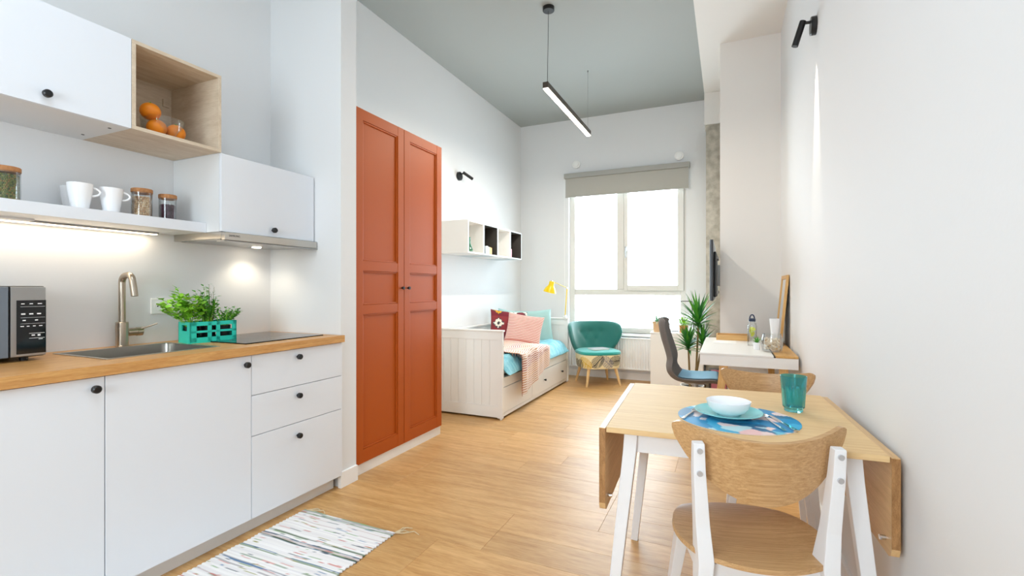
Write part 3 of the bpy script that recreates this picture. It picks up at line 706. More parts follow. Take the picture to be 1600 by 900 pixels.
obj('pipe', tube(bm_(), [(-.52, 6.33, .16), (-.52, 6.33, 0.0)], .009, 12), M['trim'], t)
# TV
t = thing('television', 'black wall-mounted television seen edge-on beside the concrete column', 'television', (-.12, 4.9, .98))
obj('screen_case', box(-.135, -.108, 4.44, 5.36, 1.09, 1.615, bev=.004), M['dark'], t)
obj('screen', box(-.1365, -.135, 4.45, 5.35, 1.105, 1.605), M['blackgloss'], t)
obj('rear_housing', box(-.108, -.085, 4.56, 5.24, 1.12, 1.52, bev=.008), M['dark'], t)
bm = box(-.085, -.060, 4.95, 5.2, 1.22, 1.42, bev=.002)
for zz in (1.16, 1.48): bx(bm, -.085, -.072, 4.8, 5.22, zz - .01, zz + .01)
obj('mount', bm, M['alu'], t)

# ------------------------------------------------------------------ daybed
BX0, BX1, BY0, BY1 = XL + .015, -1.857, 3.93, 5.93
t = thing('daybed', 'white slatted-panel daybed with drawers along the left wall', 'bed', (-2.29, 4.93, 0))
def endpanel(ya, yb, name, outer):
    H = .80; bm = bm_()
    for x0, x1 in ((BX0, BX0 + .05), (BX1 - .05, BX1)): bx(bm, x0, x1, ya, yb, .012, H, bev=.003)
    bx(bm, BX0 + .05, BX1 - .05, ya + .004, yb - .004, H - .075, H, bev=.002); bx(bm, BX0 + .05, BX1 - .05, ya + .004, yb - .004, .018, .12, bev=.002)
    bx(bm, BX0 - .008, BX1 + .008, ya - .008, yb + .008, H, H + .016, bev=.004)
    p = obj(name, bm, M['white'], t)
    n = 9; wdt = (BX1 - BX0 - .10) / n
    for i in range(n):
        a = BX0 + .05 + i * wdt; bm = box(a + .0006, a + wdt - .0006, ya + .010, yb - .010, .12, H - .075, bev=.0014, seg=1); obj('board', bm, M['white'], p)
endpanel(BY0, BY0 + .035, 'end_panel', -1); endpanel(BY1 - .035, BY1, 'end_panel', 1)
bm = box(BX0, BX0 + .03, BY0 + .035, BY1 - .035, .05, .745, bev=.002); bx(bm, BX0 - .002, BX0 + .045, BY0 + .035, BY1 - .035, .745, .765, bev=.004); obj('back_panel', bm, M['white'], t)
bm = box(BX1 - .035, BX1 - .012, BY0 + .035, BY1 - .035, .29, .375, bev=.002); bx(bm, BX1 - .035, BX1 - .012, BY0 + .035, BY1 - .035, .02, .052, bev=.002); obj('front_rail', bm, M['white'], t)
obj('base', box(BX0 + .03, BX1 - .04, BY0 + .035, BY1 - .035, .05, .36), M['carcass'], t)
for a, b_, kn in ((BY0 + .045, 4.678, (4.41,)), (4.684, BY1 - .045, (5.04, 5.65))):
    d = obj('drawer', box(BX1 - .03, BX1 - .008, a, b_, .056, .285, bev=.002), M['white'], t)
    for y in kn:
        z = .175; obj('knob', tube(bm_(), [(BX1 - .009, y, z), (BX1 + .006, y, z), (BX1 + .007, y, z), (BX1 + .018, y, z)], [.006, .006, .012, .012], 16), M['black'], d)
for x in (BX0 + .02, BX1 - .02):
    for y in (BY0 + .018, BY1 - .018): obj('foot', lathe(bm_(), [(0, 0), (.012, 0), (.012, .012), (0, .012)], (x, y, 0), 12), M['pwhite'], t)
def nz(x, y, z=0, s=1.): return noise.noise(Vector((x * s, y * s, z)))
# mattress
def puff(u, p=8): return max(0., 1 - abs(u) ** p)
solo('mattress', box(BX0 + .06, BX1 - .06, BY0 + .045, BY1 - .045, .377, .46, bev=.03, seg=4), M['mattress'], 'pale grey mattress in the white daybed', 'mattress')
cxm, cym = (BX0 + .06 + BX1) / 2, (BY0 + BY1) / 2
def smooth(a): return a * a * (3 - 2 * a)
def Pd(u, v):
    x = cxm + .025 + u * .405; y = cym + v * .92
    return (x, y, .512 - (.11 if u > 0 else .05) * smooth(max(0, abs(u) - .72) / .28) + .018 * nz(x, y, 1, 6) + .012 * nz(x * 3, y, 5, 8) * 1)
solo('duvet', shell(bm_(), Pd, 60, 130, lambda u, v: .042 * sqrt(puff(u, 6) * puff(v, 14)) * (1 + .25 * nz(u * 6, v * 14, 3)), None), M['duvet'], 'rumpled teal blue duvet on the daybed', 'duvet')
# throw: runs across the bed and over the front edge
def Pt(u, v):
    a = (u + 1) / 2; s = (v + 1) / 2            # a along the bed, s from the wall side to the front and down
    topL, drop = .60, .40 * (1 - .55 * a ** 1.5)
    L = s * (topL + drop)
    ya = 4.05 + .98 * a; yf = 4.24 + .82 * a
    edge = BX1 + .066 + .012 * sin(a * 17) + .006 * sin(a * 31)
    if L < topL - .05:
        x = edge - (topL - L); z = .582
    elif L < topL + .05:
        f = (L - topL + .05) / .1 * pi / 2; x = edge - .05 + .05 * sin(f); z = .582 - .05 * (1 - cos(f))
    else:
        x = edge + .004 * sin(a * 22); z = .532 - (L - topL - .05)
    k = min(1, L / topL); y = ya * (1 - k) + yf * k
    z += (.014 * nz(x, y, 2, 7) + .012 * sin(9 * y + 5 * x)) * (1 if L < topL else .2)
    return (x, y, z)
def ct(u, v):
    a, s = (u + 1) / 2, (v + 1) / 2; q = (s * 44 + 1.2 * sin(a * 2)) % 1
    if q < .42: return ('c98a4a' if (int(s * 9) % 3 == 1) else ('a8503c' if int(s * 9) % 3 == 0 else 'b9865c'))
    return 'f1e3dc'
def hexv(h): return tuple(int(h[i:i + 2], 16) / 255 for i in (0, 2, 4))
t = thing('throw_blanket', 'striped rust and cream throw hanging over the daybed front', 'blanket', (-1.95, 4.6, .15))
obj('cloth', shell(bm_(), Pt, 50, 220, .0035, ct), M['vc'], t)
bm = bm_(); q = random.Random(5)
for k_ in range(40):
    v = -1 + 2 * (k_ + .5) / 40 if True else 0
    if v < .0: continue
    p = Vector(Pt(-1, v)); tube(bm, [p, p + Vector((.004, -.012, -.010)), p + Vector((.004 + q.uniform(-.004, .004), -.016, -.028))], [.003, .003, .002], 5)
obj('fringe', bm, paint('fringe', 'a06a5c', .9), t)
# cushions
def cushion(name, c, sz, roll, lab, colf=None, mat=None, face=(.37, -.93), tilt=.3, T=.07, grp='cushions on the daybed', nn=26):
    n = Vector((face[0], face[1], tilt)).normalized(); up = (Vector((0, 0, 1)) - n * n.z).normalized(); rt = up.cross(n)
    r1 = rt * cos(roll) + up * sin(roll); u1 = -rt * sin(roll) + up * cos(roll)
    mt = Matrix((r1, u1, n)).transposed()
    def P(u, v):
        pin = 1 - .07 * (1 - v * v) * abs(u) ** 2; pin2 = 1 - .07 * (1 - u * u) * abs(v) ** 2
        return (sz * .5 * u * pin, sz * .5 * v * pin2, 0)
    bm = shell(bm_(), P, nn, nn, lambda u, v: T * sqrt(max(0, (1 - abs(u) ** 3) * (1 - abs(v) ** 3))) * (1 + .12 * nz(u * 2, v * 2, roll * 9)), colf)
    o = solo(name, bm, mat or M['vc'], lab, 'cushion', grp, loc=c, rot=mt.to_euler())
    return o
cushion('cushion', (-2.21, 5.63, .70), .46, .05, 'pale teal cushion leaning furthest right on the daybed', mat=M['ltteal'], face=(.5, -.87))
cushion('cushion', (-2.42, 5.50, .70), .46, -.12, 'pale teal cushion at the back behind the patterned one', mat=M['ltteal'], face=(.6, -.8))
def kilim(u, v):
    U, V = int((u + 1) * 24) / 24 * 1.25, int((v + 1) * 24) / 24 * 1.25
    i, j = int(U), int(V); a, b_ = abs(U % 1 - .5) * 2, abs(V % 1 - .5) * 2
    d = a + b_; zig = abs(((U * 6) % 1) - .5) * .3
    k = (i + 2 * j) % 3
    if d < .28: return '33363c'
    if d < .62 + zig: return ('f4ecdc', 'e9a622', 'f4ecdc')[k]
    if d < .78 + zig: return '363a46'
    return '7b1f2e' if j % 2 == 0 else '8f2f35'
cushion('cushion', (-2.38, 5.20, .712), .45, -.1, 'maroon cushion with white and yellow woven motifs', kilim, nn=60, face=(.55, -.83))
def stripe(u, v): return 'b8584a' if ((v + 1) * 10.5) % 1 < .5 else 'f0ddd4'
cushion('cushion', (-2.12, 5.06, .705), .42, -.16, 'red and cream striped cushion in front of the others', stripe, nn=84, face=(.37, -.93), tilt=.55, T=.06)

# yellow lamp on the far end panel
lx, ly = -1.90, 5.91
t = thing('work_lamp', 'yellow jointed arm lamp clamped to the daybed far end', 'lamp', (lx, ly, .80))
obj('clamp', box(lx - .02, lx + .02, ly - .03, ly + .03, .817, .84, bev=.003), M['pwhite'], t)
P0 = Vector((lx, ly, .84)); P1 = Vector((-1.88, 5.93, 1.20)); P2 = Vector((-2.08, 5.91, 1.29))
for k_, (a_, b2) in enumerate(((P0, P1), (P1, P2))):
    bm = bm_()
    for s_ in (-.008, .008): tube(bm, [a_ + Vector((0, s_, 0)), b2 + Vector((0, s_, 0))], .004, 8)
    obj('arm', bm, M['yellow'] if k_ == 0 else paint('arm_grey', 'c9bd6a', .4, .3), t)
bm = bm_()
for p in (P0, P1, P2): tube(bm, [p + Vector((0, -.014, 0)), p + Vector((0, .014, 0))], .010, 14)
obj('joint', bm, M['chrome'], t)
bm = lathe(bm_(), [(0, .145), (.028, .145), (.034, .135), (.036, .095), (.040, .085), (.066, .05), (.085, .0), (.082, .0), (.063, .048), (.036, .082), (0, .085)], (0, 0, 0), 36)
bmesh.ops.rotate(bm, verts=bm.verts, cent=(0, 0, 0), matrix=Matrix.Rotation(radians(14), 3, 'Y')); bmesh.ops.translate(bm, verts=bm.verts, vec=(-2.10, 5.88, 1.145))
obj('lamp_shade', bm, M['yellow'], t)

# ------------------------------------------------------------------ armchair
t = thing('armchair', 'small teal velvet armchair with leaf-print seat base below the window', 'chair', (-1.485, 5.945, 0), radians(34))
def smooth(a): return a * a * (3 - 2 * a)
def Pa(u, v):
    tt = (v + 1) / 2; fm = radians(50 + 34 * sin(min(1, tt * 1.25) * pi / 2)); ph = u * fm * (1 - .10 * max(0, tt - .75) * 4 * abs(u))
    r = .275 + .055 * tt
    z = .375 + .395 * tt - .05 * tt ** 2 * abs(u) ** 5
    d = 0
    for bu, bv in ((-.3, .25), (.0, .25), (.3, .25), (-.18, -.25), (.18, -.25)): d += .030 * math.exp(-((u - bu) ** 2 * 60 + (v - bv) ** 2 * 14))
    r += d
    return (r * 1.08 * sin(ph), -.04 + r * cos(ph) * .98 + .05 * tt, z)
obj('backrest', shell(bm_(), Pa, 48, 30, lambda u, v: .036 * (max(0, 1 - abs(u) ** 10) * max(0, 1 - abs(v) ** 8)) ** .5), M['teal'], t, local=True)
bm = bm_()
for bu, bv in ((-.3, .25), (.0, .25), (.3, .25), (-.18, -.25), (.18, -.25)):
    p = Vector(Pa(bu, bv)); q_ = Vector((0, -.04, p.z)); d = (q_ - p).normalized(); p += d * .030; bmesh.ops.create_uvsphere(bm, u_segments=12, v_segments=8, radius=.011, matrix=Matrix.Translation(p))
obj('button', bm, M['teal'], t, local=True)
def rsq(a, hx_, hy_, e=3.2):
    c, s = cos(a), sin(a); r = (abs(c) ** e + abs(s) ** e) ** (-1 / e); return hx_ * c * r, hy_ * s * r
bm = bm_(); prev = None
for ins, z in ((0, .385), (-.004, .40), (.004, .420), (.04, .432), (.12, .438)):
    ring = [bm.verts.new((*rsq(2 * pi * k / 48, .262 - ins, .25 - ins), z)) for k in range(48)]
    if prev: [bm.faces.new((prev[q], prev[(q + 1) % 48], ring[(q + 1) % 48], ring[q])) for q in range(48)]
    else: bm.faces.new(ring[::-1])
    prev = ring
bm.faces.new(prev); obj('seat_cushion', bm, M['tealc'], t, local=True)
# leaf-printed base
bm = bm_(); lay = bm.verts.layers.float_color.new('Col'); NB, NZ = 260, 34; rings = []
q = random.Random(12); fr = []
for k_ in range(13): fr.append((k_ * 1.0 / 13 + q.uniform(-.01, .01), q.uniform(.1, .9), q.uniform(-.9, .9), q.choice(['3a3a3c', '55504e', 'd9b23a', '2d2d30', '8a8790', '3a3a3c'])))
def leafprint(s, h):
    per = 1.68
    for fs, fh, ang, c in fr:
        dx = ((s - fs + .5) % 1 - .5) * per / .18; dy = h - fh
        x = dx * cos(ang) + dy * sin(ang); y_ = -dx * sin(ang) + dy * cos(ang)
        if abs(x) < .55:
            wv = .38 * sqrt(max(0, 1 - (x / .55) ** 2))
            if abs(y_) < .025: return c
            if abs(y_) < wv and ((x - abs(y_) * .7) * 9) % 1 < .55: return c
    return 'f0e3b8'
for j in range(NZ + 1):
    h = j / NZ; z = .215 + .17 * h; ins = .018 * (1 - h) ** 2 + (.012 if j == 0 else 0); ring = []
    for k in range(NB):
        v = bm.verts.new((*rsq(2 * pi * k / NB, .26 - ins, .248 - ins), z)); v[lay] = lin(leafprint(k / NB, h)); ring.append(v)
    if rings: [bm.faces.new((rings[-1][a], rings[-1][(a + 1) % NB], ring[(a + 1) % NB], ring[a])) for a in range(NB)]
    rings.append(ring)
bm.faces.new(rings[0][::-1]); bm.faces.new(rings[-1]); obj('seat_base', bm, M['vc'], t, local=True)
for sx in (-1, 1):
    for sy in (-1, 1): obj('leg', tube(bm_(), [(sx * .17, sy * .16, .222), (sx * .215, sy * .215, 0)], [.021, .012], 18), M['birch'], t, local=True)
t = thing('magazine', 'white magazine lying on the teal armchair seat', 'magazine', (-1.455, 5.875, .4385), radians(48))
obj('pages', box(-.11, .11, -.075, .075, 0.0, .014, bev=.001), M['paper'], t, local=True); obj('cover', box(-.112, .112, -.077, .077, .014, .0155), paint('cover_print', 'c9c4c8', .3), t, local=True)

# ------------------------------------------------------------------ low cabinet and plants by the window
t = thing('low_cabinet', 'white low cabinet between the radiator and the concrete column', 'cabinet', (-.55, 6.07, 0))
obj('body', box(-.835, -.25, 5.90, 6.24, .0, .655, bev=.002), M['white'], t); obj('top', box(-.84, -.245, 5.895, 6.245, .655, .673, bev=.002), M['white'], t)
def long_leaf(bm, p, az, el, L, W, droop, n=7, fold=.25):
    d = Vector((cos(az) * cos(el), sin(az) * cos(el), sin(el))); side = Vector((-sin(az), cos(az), 0)); pos = Vector(p); rows = []
    for i in range(n + 1):
        f = i / n; wv = W * (.55 + .45 * sin(pi * min(1, f * 1.3))) * (1 - f ** 3) * .5 + .0004
        up = side.cross(d).normalized()
        rows.append((bm.verts.new(pos + side * wv - up * wv * fold), bm.verts.new(pos + up * .0), bm.verts.new(pos - side * wv - up * wv * fold)))
        el2 = el - droop * f * 1.2; d = Vector((cos(az) * cos(el2), sin(az) * cos(el2), sin(el2))); pos = pos + d * (L / n)
    for a, b_ in zip(rows, rows[1:]):
        bm.faces.new((a[0], a[1], b_[1], b_[0])); bm.faces.new((a[1], a[2], b_[2], b_[1]))
    return bm
t = thing('potted_dracaena', 'tall spiky green dracaena on bare stems beside the desk', 'plant', (-.32, 5.15, 0))
obj('pot', lathe(bm_(), [(0, 0), (.085, 0), (.11, .22), (.115, .225), (.105, .225), (.10, .205), (0, .205)], (-.32, 5.15, 0), 32), M['pwhite'], t)
obj('soil', lathe(bm_(), [(0, .206), (.099, .206), (0, .212)], (-.32, 5.15, 0), 24), M['soil'], t)
q = random.Random(4)
for bx_, by_, top, n, L in (((-.34), 5.14, (-.355, 5.13, .62), 50, .25), ((-.30), 5.16, (-.26, 5.13, .86), 64, .32), ((-.31), 5.2, (-.225, 5.2, .66), 30, .22)):
    obj('stem', tube(bm_(), [(bx_, by_, .2), ((bx_ + top[0]) / 2, (by_ + top[1]) / 2, .42), top], [.012, .010, .009], 10), M['stem'], t)
    for k_ in range(n):
        az = k_ * 2.399 + q.uniform(-.2, .2); f = k_ / n; el = radians(8 + 74 * f + q.uniform(-7, 7))
        LL = L * q.uniform(.78, 1.05)
        if cos(az) > .05: LL = min(LL, (-.075 - top[0]) / (cos(az) * cos(el - .2)))
        if sin(az) < -.9: LL = min(LL, .2)
        obj('leaf', long_leaf(bm_(), (top[0], top[1], top[2] - .05 + .07 * f), az, el, LL, .031, .55 * (1 - f * .7)), M['leafd'] if q.random() < .6 else M['leafm'], t, recalc=False)
# small spiky succulent left on the cabinet
t = thing('potted_aloe', 'pale spiky plant in a tan pot left on the low cabinet', 'plant', (-.765, 5.98, .673))
obj('pot', lathe(bm_(), [(0, 0), (.045, 0), (.058, .125), (.054, .125), (.05, .11), (0, .11)], (-.765, 5.98, .673), 28), paint('tan_pot', 'd9b48c', .6), t)
for k_ in range(16):
    az = k_ * 2.399; f = k_ / 16; obj('leaf', long_leaf(bm_(), (-.765, 5.98, .775), az, radians(15 + 60 * f), .17 * (1.1 - .4 * f), .022, .9 * (1 - f)), M['leafg'], t, recalc=False)
obj('flower_stalk', tube(bm_(), [(-.765, 5.98, .78), (-.77, 5.98, .90), (-.785, 5.98, .97)], .0025, 6), M['leafg'], t)
t = thing('potted_fern', 'small green leafy plant on the low cabinet behind the dracaena', 'plant', (-.47, 6.0, .673))
obj('pot', lathe(bm_(), [(0, 0), (.04, 0), (.052, .085), (.048, .085), (.045, .075), (0, .075)], (-.47, 6.0, .673), 28), paint('orange_pot', 'd98f56', .6), t)
q = random.Random(8)
bm = bm_()
for k_ in range(60):
    a = q.uniform(0, 2 * pi); el = q.uniform(.3, 1.4); L = q.uniform(.06, .13); p0 = Vector((-.47, 6.0, .745)); d = Vector((cos(a) * cos(el), sin(a) * cos(el), sin(el)))
    leaf_quad(bm, p0 + d * L * .6, d + Vector((0, 0, -.3)), Vector((0, 0, 1)), .05, .028); tube(bm, [p0, p0 + d * L * .6], .001, 4)
obj('foliage', bm, M['leafl'], t, recalc=False)
t = thing('lantern_frame', 'thin dark metal frame standing on the low cabinet', 'frame', (-.57, 6.12, .673))
bm = bm_(); A = [(-.66, 6.10, .677), (-.57, 6.14, 1.04), (-.39, 6.14, 1.04), (-.36, 6.10, .677)]
for a, b_ in zip(A, A[1:] + A[:1]): tube(bm, [a, b_], .005, 8)
obj('metal_frame', bm, M['greydk'], t)
bm = bm_(); vs = [bm.verts.new(p) for p in A]; bm.faces.new(vs); obj('glass_sheet', bm, M['glass'], t)

# ------------------------------------------------------------------ desk
DX0, DX1, DY0, DY1, DZ = -.175, .422, 3.58, 4.72, .752
t = thing('desk', 'white desk with bamboo legs and bamboo back strip against the right wall', 'desk', (.12, 4.15, 0))
obj('top', box(DX0, .28, DY0, DY1, DZ - .012, DZ, bev=.0015), M['white'], t)
bm = bm_(); bx(bm, DX0 + .002, DX1, DY0 + .003, DY0 + .018, .668, DZ - .013, bev=.001); bx(bm, DX0 + .002, DX1, DY1 - .018, DY1 - .003, .668, DZ - .013, bev=.001)
bx(bm, DX0 + .002, DX0 + .018, DY0 + .018, DY1 - .018, .668, DZ - .013); bx(bm, DX1 - .015, DX1, DY0 + .018, DY1 - .018, .668, DZ - .013); bx(bm, DX0 + .018, DX1 - .015, DY0 + .018, DY1 - .018, .668, .676)
obj('apron', bm, M['white'], t)
obj('back_strip', box(.292, DX1, DY0 + .001, DY1 - .001, DZ - .012, DZ + .003, bev=.0015), wood('bamboo_y', 'dcae68', 'c8934a', (45, 2, 45), 2, .4), t)
obj('cable_slot', box(.2805, .2915, DY0 + .003, DY1 - .003, DZ - .0125, DZ - .006), M['black'], t)
for x0, x1 in ((-.02, -.10), (.34, .37)):
    for y0, y1 in ((DY0 + .05, DY0 + .0), (DY1 - .05, DY1 + .02)):
        obj('leg', sweep(bm_(), [(x0, y0, .667), (x1, y1, 0)], [(.027, .019), (.017, .014)], (1, 0, 0)), M['bamboo_z'], t)
# mirror leaning on the right wall
t = thing('mirror', 'narrow bamboo-framed mirror leaning on the right wall above the desk', 'mirror', (.40, 4.4, DZ + .003))
y0, y1 = 4.22, 4.60; x0, x1, z0, z1 = .372, .436, DZ + .004, 1.30
def mp_(y, f, dx=0): return (x0 + (x1 - .012 - x0) * f + dx, y, z0 + (z1 - z0) * f)
def slab(ya, yb, fa, fb, a, b_):
    bm = bm_(); P = [mp_(ya, fa, a), mp_(yb, fa, a), mp_(yb, fb, a), mp_(ya, fb, a)]; Q = [mp_(ya, fa, b_), mp_(yb, fa, b_), mp_(yb, fb, b_), mp_(ya, fb, b_)]
    A = [bm.verts.new(p) for p in P]; B = [bm.verts.new(p) for p in Q]; bm.faces.new(A); bm.faces.new(B[::-1])
    for i in range(4): bm.faces.new((A[i], B[i], B[(i + 1) % 4], A[(i + 1) % 4]))
    return bm
g = .03; gf = g / (z1 - z0)
for a in ((y0, y0 + g, 0, 1), (y1 - g, y1, 0, 1), (y0 + g, y1 - g, 0, gf), (y0 + g, y1 - g, 1 - gf, 1)): obj('frame_rail', slab(*a, -.006, .012), M['bamboo_z'], t)
obj('mirror_glass', slab(y0 + g - .001, y1 - g + .001, gf, 1 - gf, .0, .006), M['mirror'], t)
dz = DZ + .0002
t = thing('desk_tray', 'shallow bamboo tray at the far end of the desk', 'tray', (0, 4.55, dz))
bm = bm_(); x0, x1, y0, y1 = -.085, .17, 4.50, 4.70; h_ = .045
bx(bm, x0, x1, y0, y1, dz, dz + .006)
for a in ((x0, x1, y0, y0 + .01), (x0, x1, y1 - .01, y1), (x0, x0 + .01, y0 + .01, y1 - .01), (x1 - .01, x1, y0 + .01, y1 - .01)): bx(bm, *a, dz + .006, dz + h_, bev=.001)
obj('tray_body', bm, M['bamboo'], t)
solo('paper_sheets', box(-.10, .07, 4.24, 4.46, dz, dz + .004), M['paper'], 'white sheets of paper lying on the desk in front of the tray', 'paper')
# bottle
bp = (.178, 4.17)
t = thing('water_bottle', 'clear bottle of lemon water with a dark loop cap on the desk', 'bottle', (*bp, dz))
obj('glass', lathe(bm_(), [(0, 0), (.031, 0), (.034, .004), (.034, .15), (.028, .175), (.022, .18), (.022, .19), (.020, .19), (.020, .178), (.032, .148), (.032, .006), (0, .005)], (*bp, dz), 32), M['glass'], t)
bm = lathe(bm_(), [(0, .188), (.025, .188), (.025, .208), (.018, .212), (0, .212)], (*bp, dz), 24); tube(bm, [(bp[0] + .016 * cos(a), bp[1], dz + .21 + .030 * sin(a)) for a in [pi * k / 10 for k in range(11)]], .005, 10); obj('cap', bm, M['navy'], t)
bm = bm_()
for k_, (dx, dzz, rt_) in enumerate(((.004, .13, .3), (-.006, .11, 1.2), (.004, .09, 2.0))):
    b3 = bm_(); tube(b3, [(0, 0, -.002), (0, 0, .002)], .021, 20); 
    mt = Matrix.Translation((bp[0] + dx, bp[1], dz + dzz)) @ Matrix.Rotation(rt_, 4, 'Y') @ Matrix.Rotation(.6, 4, 'X'); b3.transform(mt); me_ = bpy.data.meshes.new('tmp'); b3.to_mesh(me_); bm.from_mesh(me_); b3.free(); bpy.data.meshes.remove(me_)
obj('lemon_slices', bm, M['lemon'], t)
# small succulent
sp = (.198, 3.92)
t = thing('potted_succulent', 'tiny green succulent in a white pot on the desk', 'plant', (*sp, dz))
obj('pot', lathe(bm_(), [(0, 0), (.022, 0), (.026, .052), (.023, .052), (.021, .044), (0, .044)], (*sp, dz), 24), M['ceramic'], t)
for k_ in range(14):
    az = k_ * 2.399; f = k_ / 14; obj('leaf', long_leaf(bm_(), (*sp, dz + .044), az, radians(35 + 45 * f), .058, .014, .3 * (1 - f), n=4), M['leafm'], t, recalc=False)
# glass jar with shells
jp = (.287, 3.81); dz = DZ + .0032
t = thing('shell_jar', 'round clear glass jar filled with pale seashells on the desk', 'jar', (*jp, dz))
obj('glass', lathe(bm_(), [(0, 0), (.052, 0), (.064, .01), (.068, .05), (.066, .09), (.058, .118), (.060, .126), (.058, .126), (.056, .118), (.0635, .09), (.0655, .05), (.061, .012), (0, .005)], (*jp, dz), 40), M['glass'], t)
q = random.Random(2); bm = bm_()
for k_ in range(70):
    a = q.uniform(0, 2 * pi); r_ = .048 * sqrt(q.random()); z = dz + .016 + q.uniform(0, .075)
    mt = Matrix.Translation((jp[0] + r_ * cos(a), jp[1] + r_ * sin(a), z)) @ Matrix.Rotation(q.uniform(0, 6), 4, 'X') @ Matrix.Rotation(q.uniform(0, 6), 4, 'Y') @ Matrix.Diagonal((1, .7, .35, 1))
    bmesh.ops.create_icosphere(bm, subdivisions=2, radius=q.uniform(.009, .014), matrix=mt)
obj('shells', bm, M['shell'], t)['kind'] = 'stuff'
t = thing('paper_cup', 'white flared cup on the desk behind the shell jar', 'cup', (.325, 4.09, dz))
obj('cup_wall', lathe(bm_(), [(0, 0), (.022, 0), (.024, .08), (.034, .215), (.032, .215), (.021, .08), (.020, .003), (0, .003)], (.325, 4.09, dz), 28), M['ceramic'], t)
# pink folder under the desk
t = thing('magazine_file', 'pink and dark magazine file standing on the floor under the desk', 'folder', (-.08, 4.5, 0))
obj('box_shell', box(-.145, .0, 4.48, 4.62, 0, .49, bev=.002), M['greydk'], t); obj('pink_sheet', box(-.125, -.005, 4.472, 4.479, .02, .495), M['pink'], t)
# desk chair
t = thing('desk_chair', 'grey felt shell chair with pale blue seat pad facing the desk', 'chair', (-.24, 4.22, 0))
prof = [(-.255, .955), (-.262, .90), (-.245, .80), (-.215, .70), (-.195, .62), (-.20, .55), (-.185, .50), (-.14, .463), (-.06, .447), (.05, .447), (.15, .455), (.20, .445)]
def bez(pr, s):
    n = len(pr) - 1; f = s * n; i = min(int(f), n - 1); f -= i
    g = lambda k: Vector((*pr[max(0, min(n, k))], 0)); p0, p1, p2, p3 = g(i - 1), g(i), g(i + 1), g(i + 2)
    return .5 * ((2 * p1) + (-p0 + p2) * f + (2 * p0 - 5 * p1 + 4 * p2 - p3) * f * f + (-p0 + 3 * p1 - 3 * p2 + p3) * f ** 3)
def Pc(u, v):
    s = (v + 1) / 2; p = bez(prof, s)
    hw = .20 * (.74 + .26 * sin(min(1, s * 2.2) * pi / 2)) if s < .5 else .225 - .025 * max(0, (s - .8) / .2) ** 2
    hw = .15 + (.225 - .15) * smooth(min(1, s / .5)) - .02 * max(0, (s - .8) / .2) ** 2
    wrap = .05 * u * u * (1 if s < .55 else max(0, 1 - (s - .55) / .2)); lift = .02 * u * u * (1 if s > .6 else max(0, (s - .45) / .15)) + .012 * abs(u) ** 3
    cornz = -.035 * abs(u) ** 4 * max(0, 1 - s / .12)
    return (-.01 + p.x + wrap, u * hw, p.y + lift + cornz)
obj('seat_shell', shell(bm_(), Pc, 24, 60, lambda u, v: .016 * (max(0, 1 - abs(u) ** 8) * max(0, 1 - abs(v) ** 20)) ** .5), M['grey'], t, local=True)
def Pp(u, v):
    p = Pc(u * .86, .33 + (v + 1) / 2 * .62); return (p[0], p[1], p[2] + .020)
obj('seat_pad', shell(bm_(), Pp, 16, 16, lambda u, v: .012 * sqrt(puff(u) * puff(v))), M['bluefab'], t, local=True)
bm = tube(bm_(), [(0, 0, .43), (0, 0, .42), (0, 0, .419), (0, 0, .28), (0, 0, .279), (0, 0, .08)], [.09, .09, .025, .025, .035, .035], 20); obj('column', bm, M['alu'], t, local=True)
for k_ in range(5):
    a = 2 * pi * k_ / 5 + .3; l_ = obj('leg', tube(bm_(), [(0, 0, .09), (.26 * cos(a), .26 * sin(a), .062)], [.020, .013], 12), M['white'], t, local=True)
    b3 = bm_(); tube(b3, [(.26 * cos(a) - .012 * sin(a), .26 * sin(a) + .012 * cos(a), .026), (.26 * cos(a) + .012 * sin(a), .26 * sin(a) - .012 * cos(a), .026)], .0255, 18); tube(b3, [(.26 * cos(a), .26 * sin(a), .03), (.26 * cos(a), .26 * sin(a), .064)], .007, 8)
    obj('caster', b3, M['black'], l_, local=True)

# ------------------------------------------------------------------ dining table
t = thing('dining_table', 'bamboo drop-leaf dining table with white splayed legs', 'table', (.0, 1.986, 0), radians(3))
hx, hy, TZ = .385, .395, .742
obj('tabletop', box(-hx, hx, -hy, hy, TZ - .018, TZ, bev=.002), M['bamboo_t'], t, local=True)
bm = bm_(); ax, ay = .31, .335; tk = .018
for a in ((-ax, ax, -ay - tk, -ay), (-ax, ax, ay, ay + tk), (-ax - tk, -ax, -ay, ay), (ax, ax + tk, -ay, ay)): bx(bm, *a, TZ - .085, TZ - .018, bev=.001)
obj('apron', bm, M['chairw'], t, local=True)
for sx in (-1, 1):
    for sy in (-1, 1):
        obj('leg', sweep(bm_(), [(sx * .309, sy * .345, TZ - .019), (sx * .314, sy * .348, TZ - .09), (sx * .385, sy * .37, 0)], [(.0215, .021), (.0215, .021), (.0165, .016)], (1, 0, 0)), M['chairw'], t, local=True)
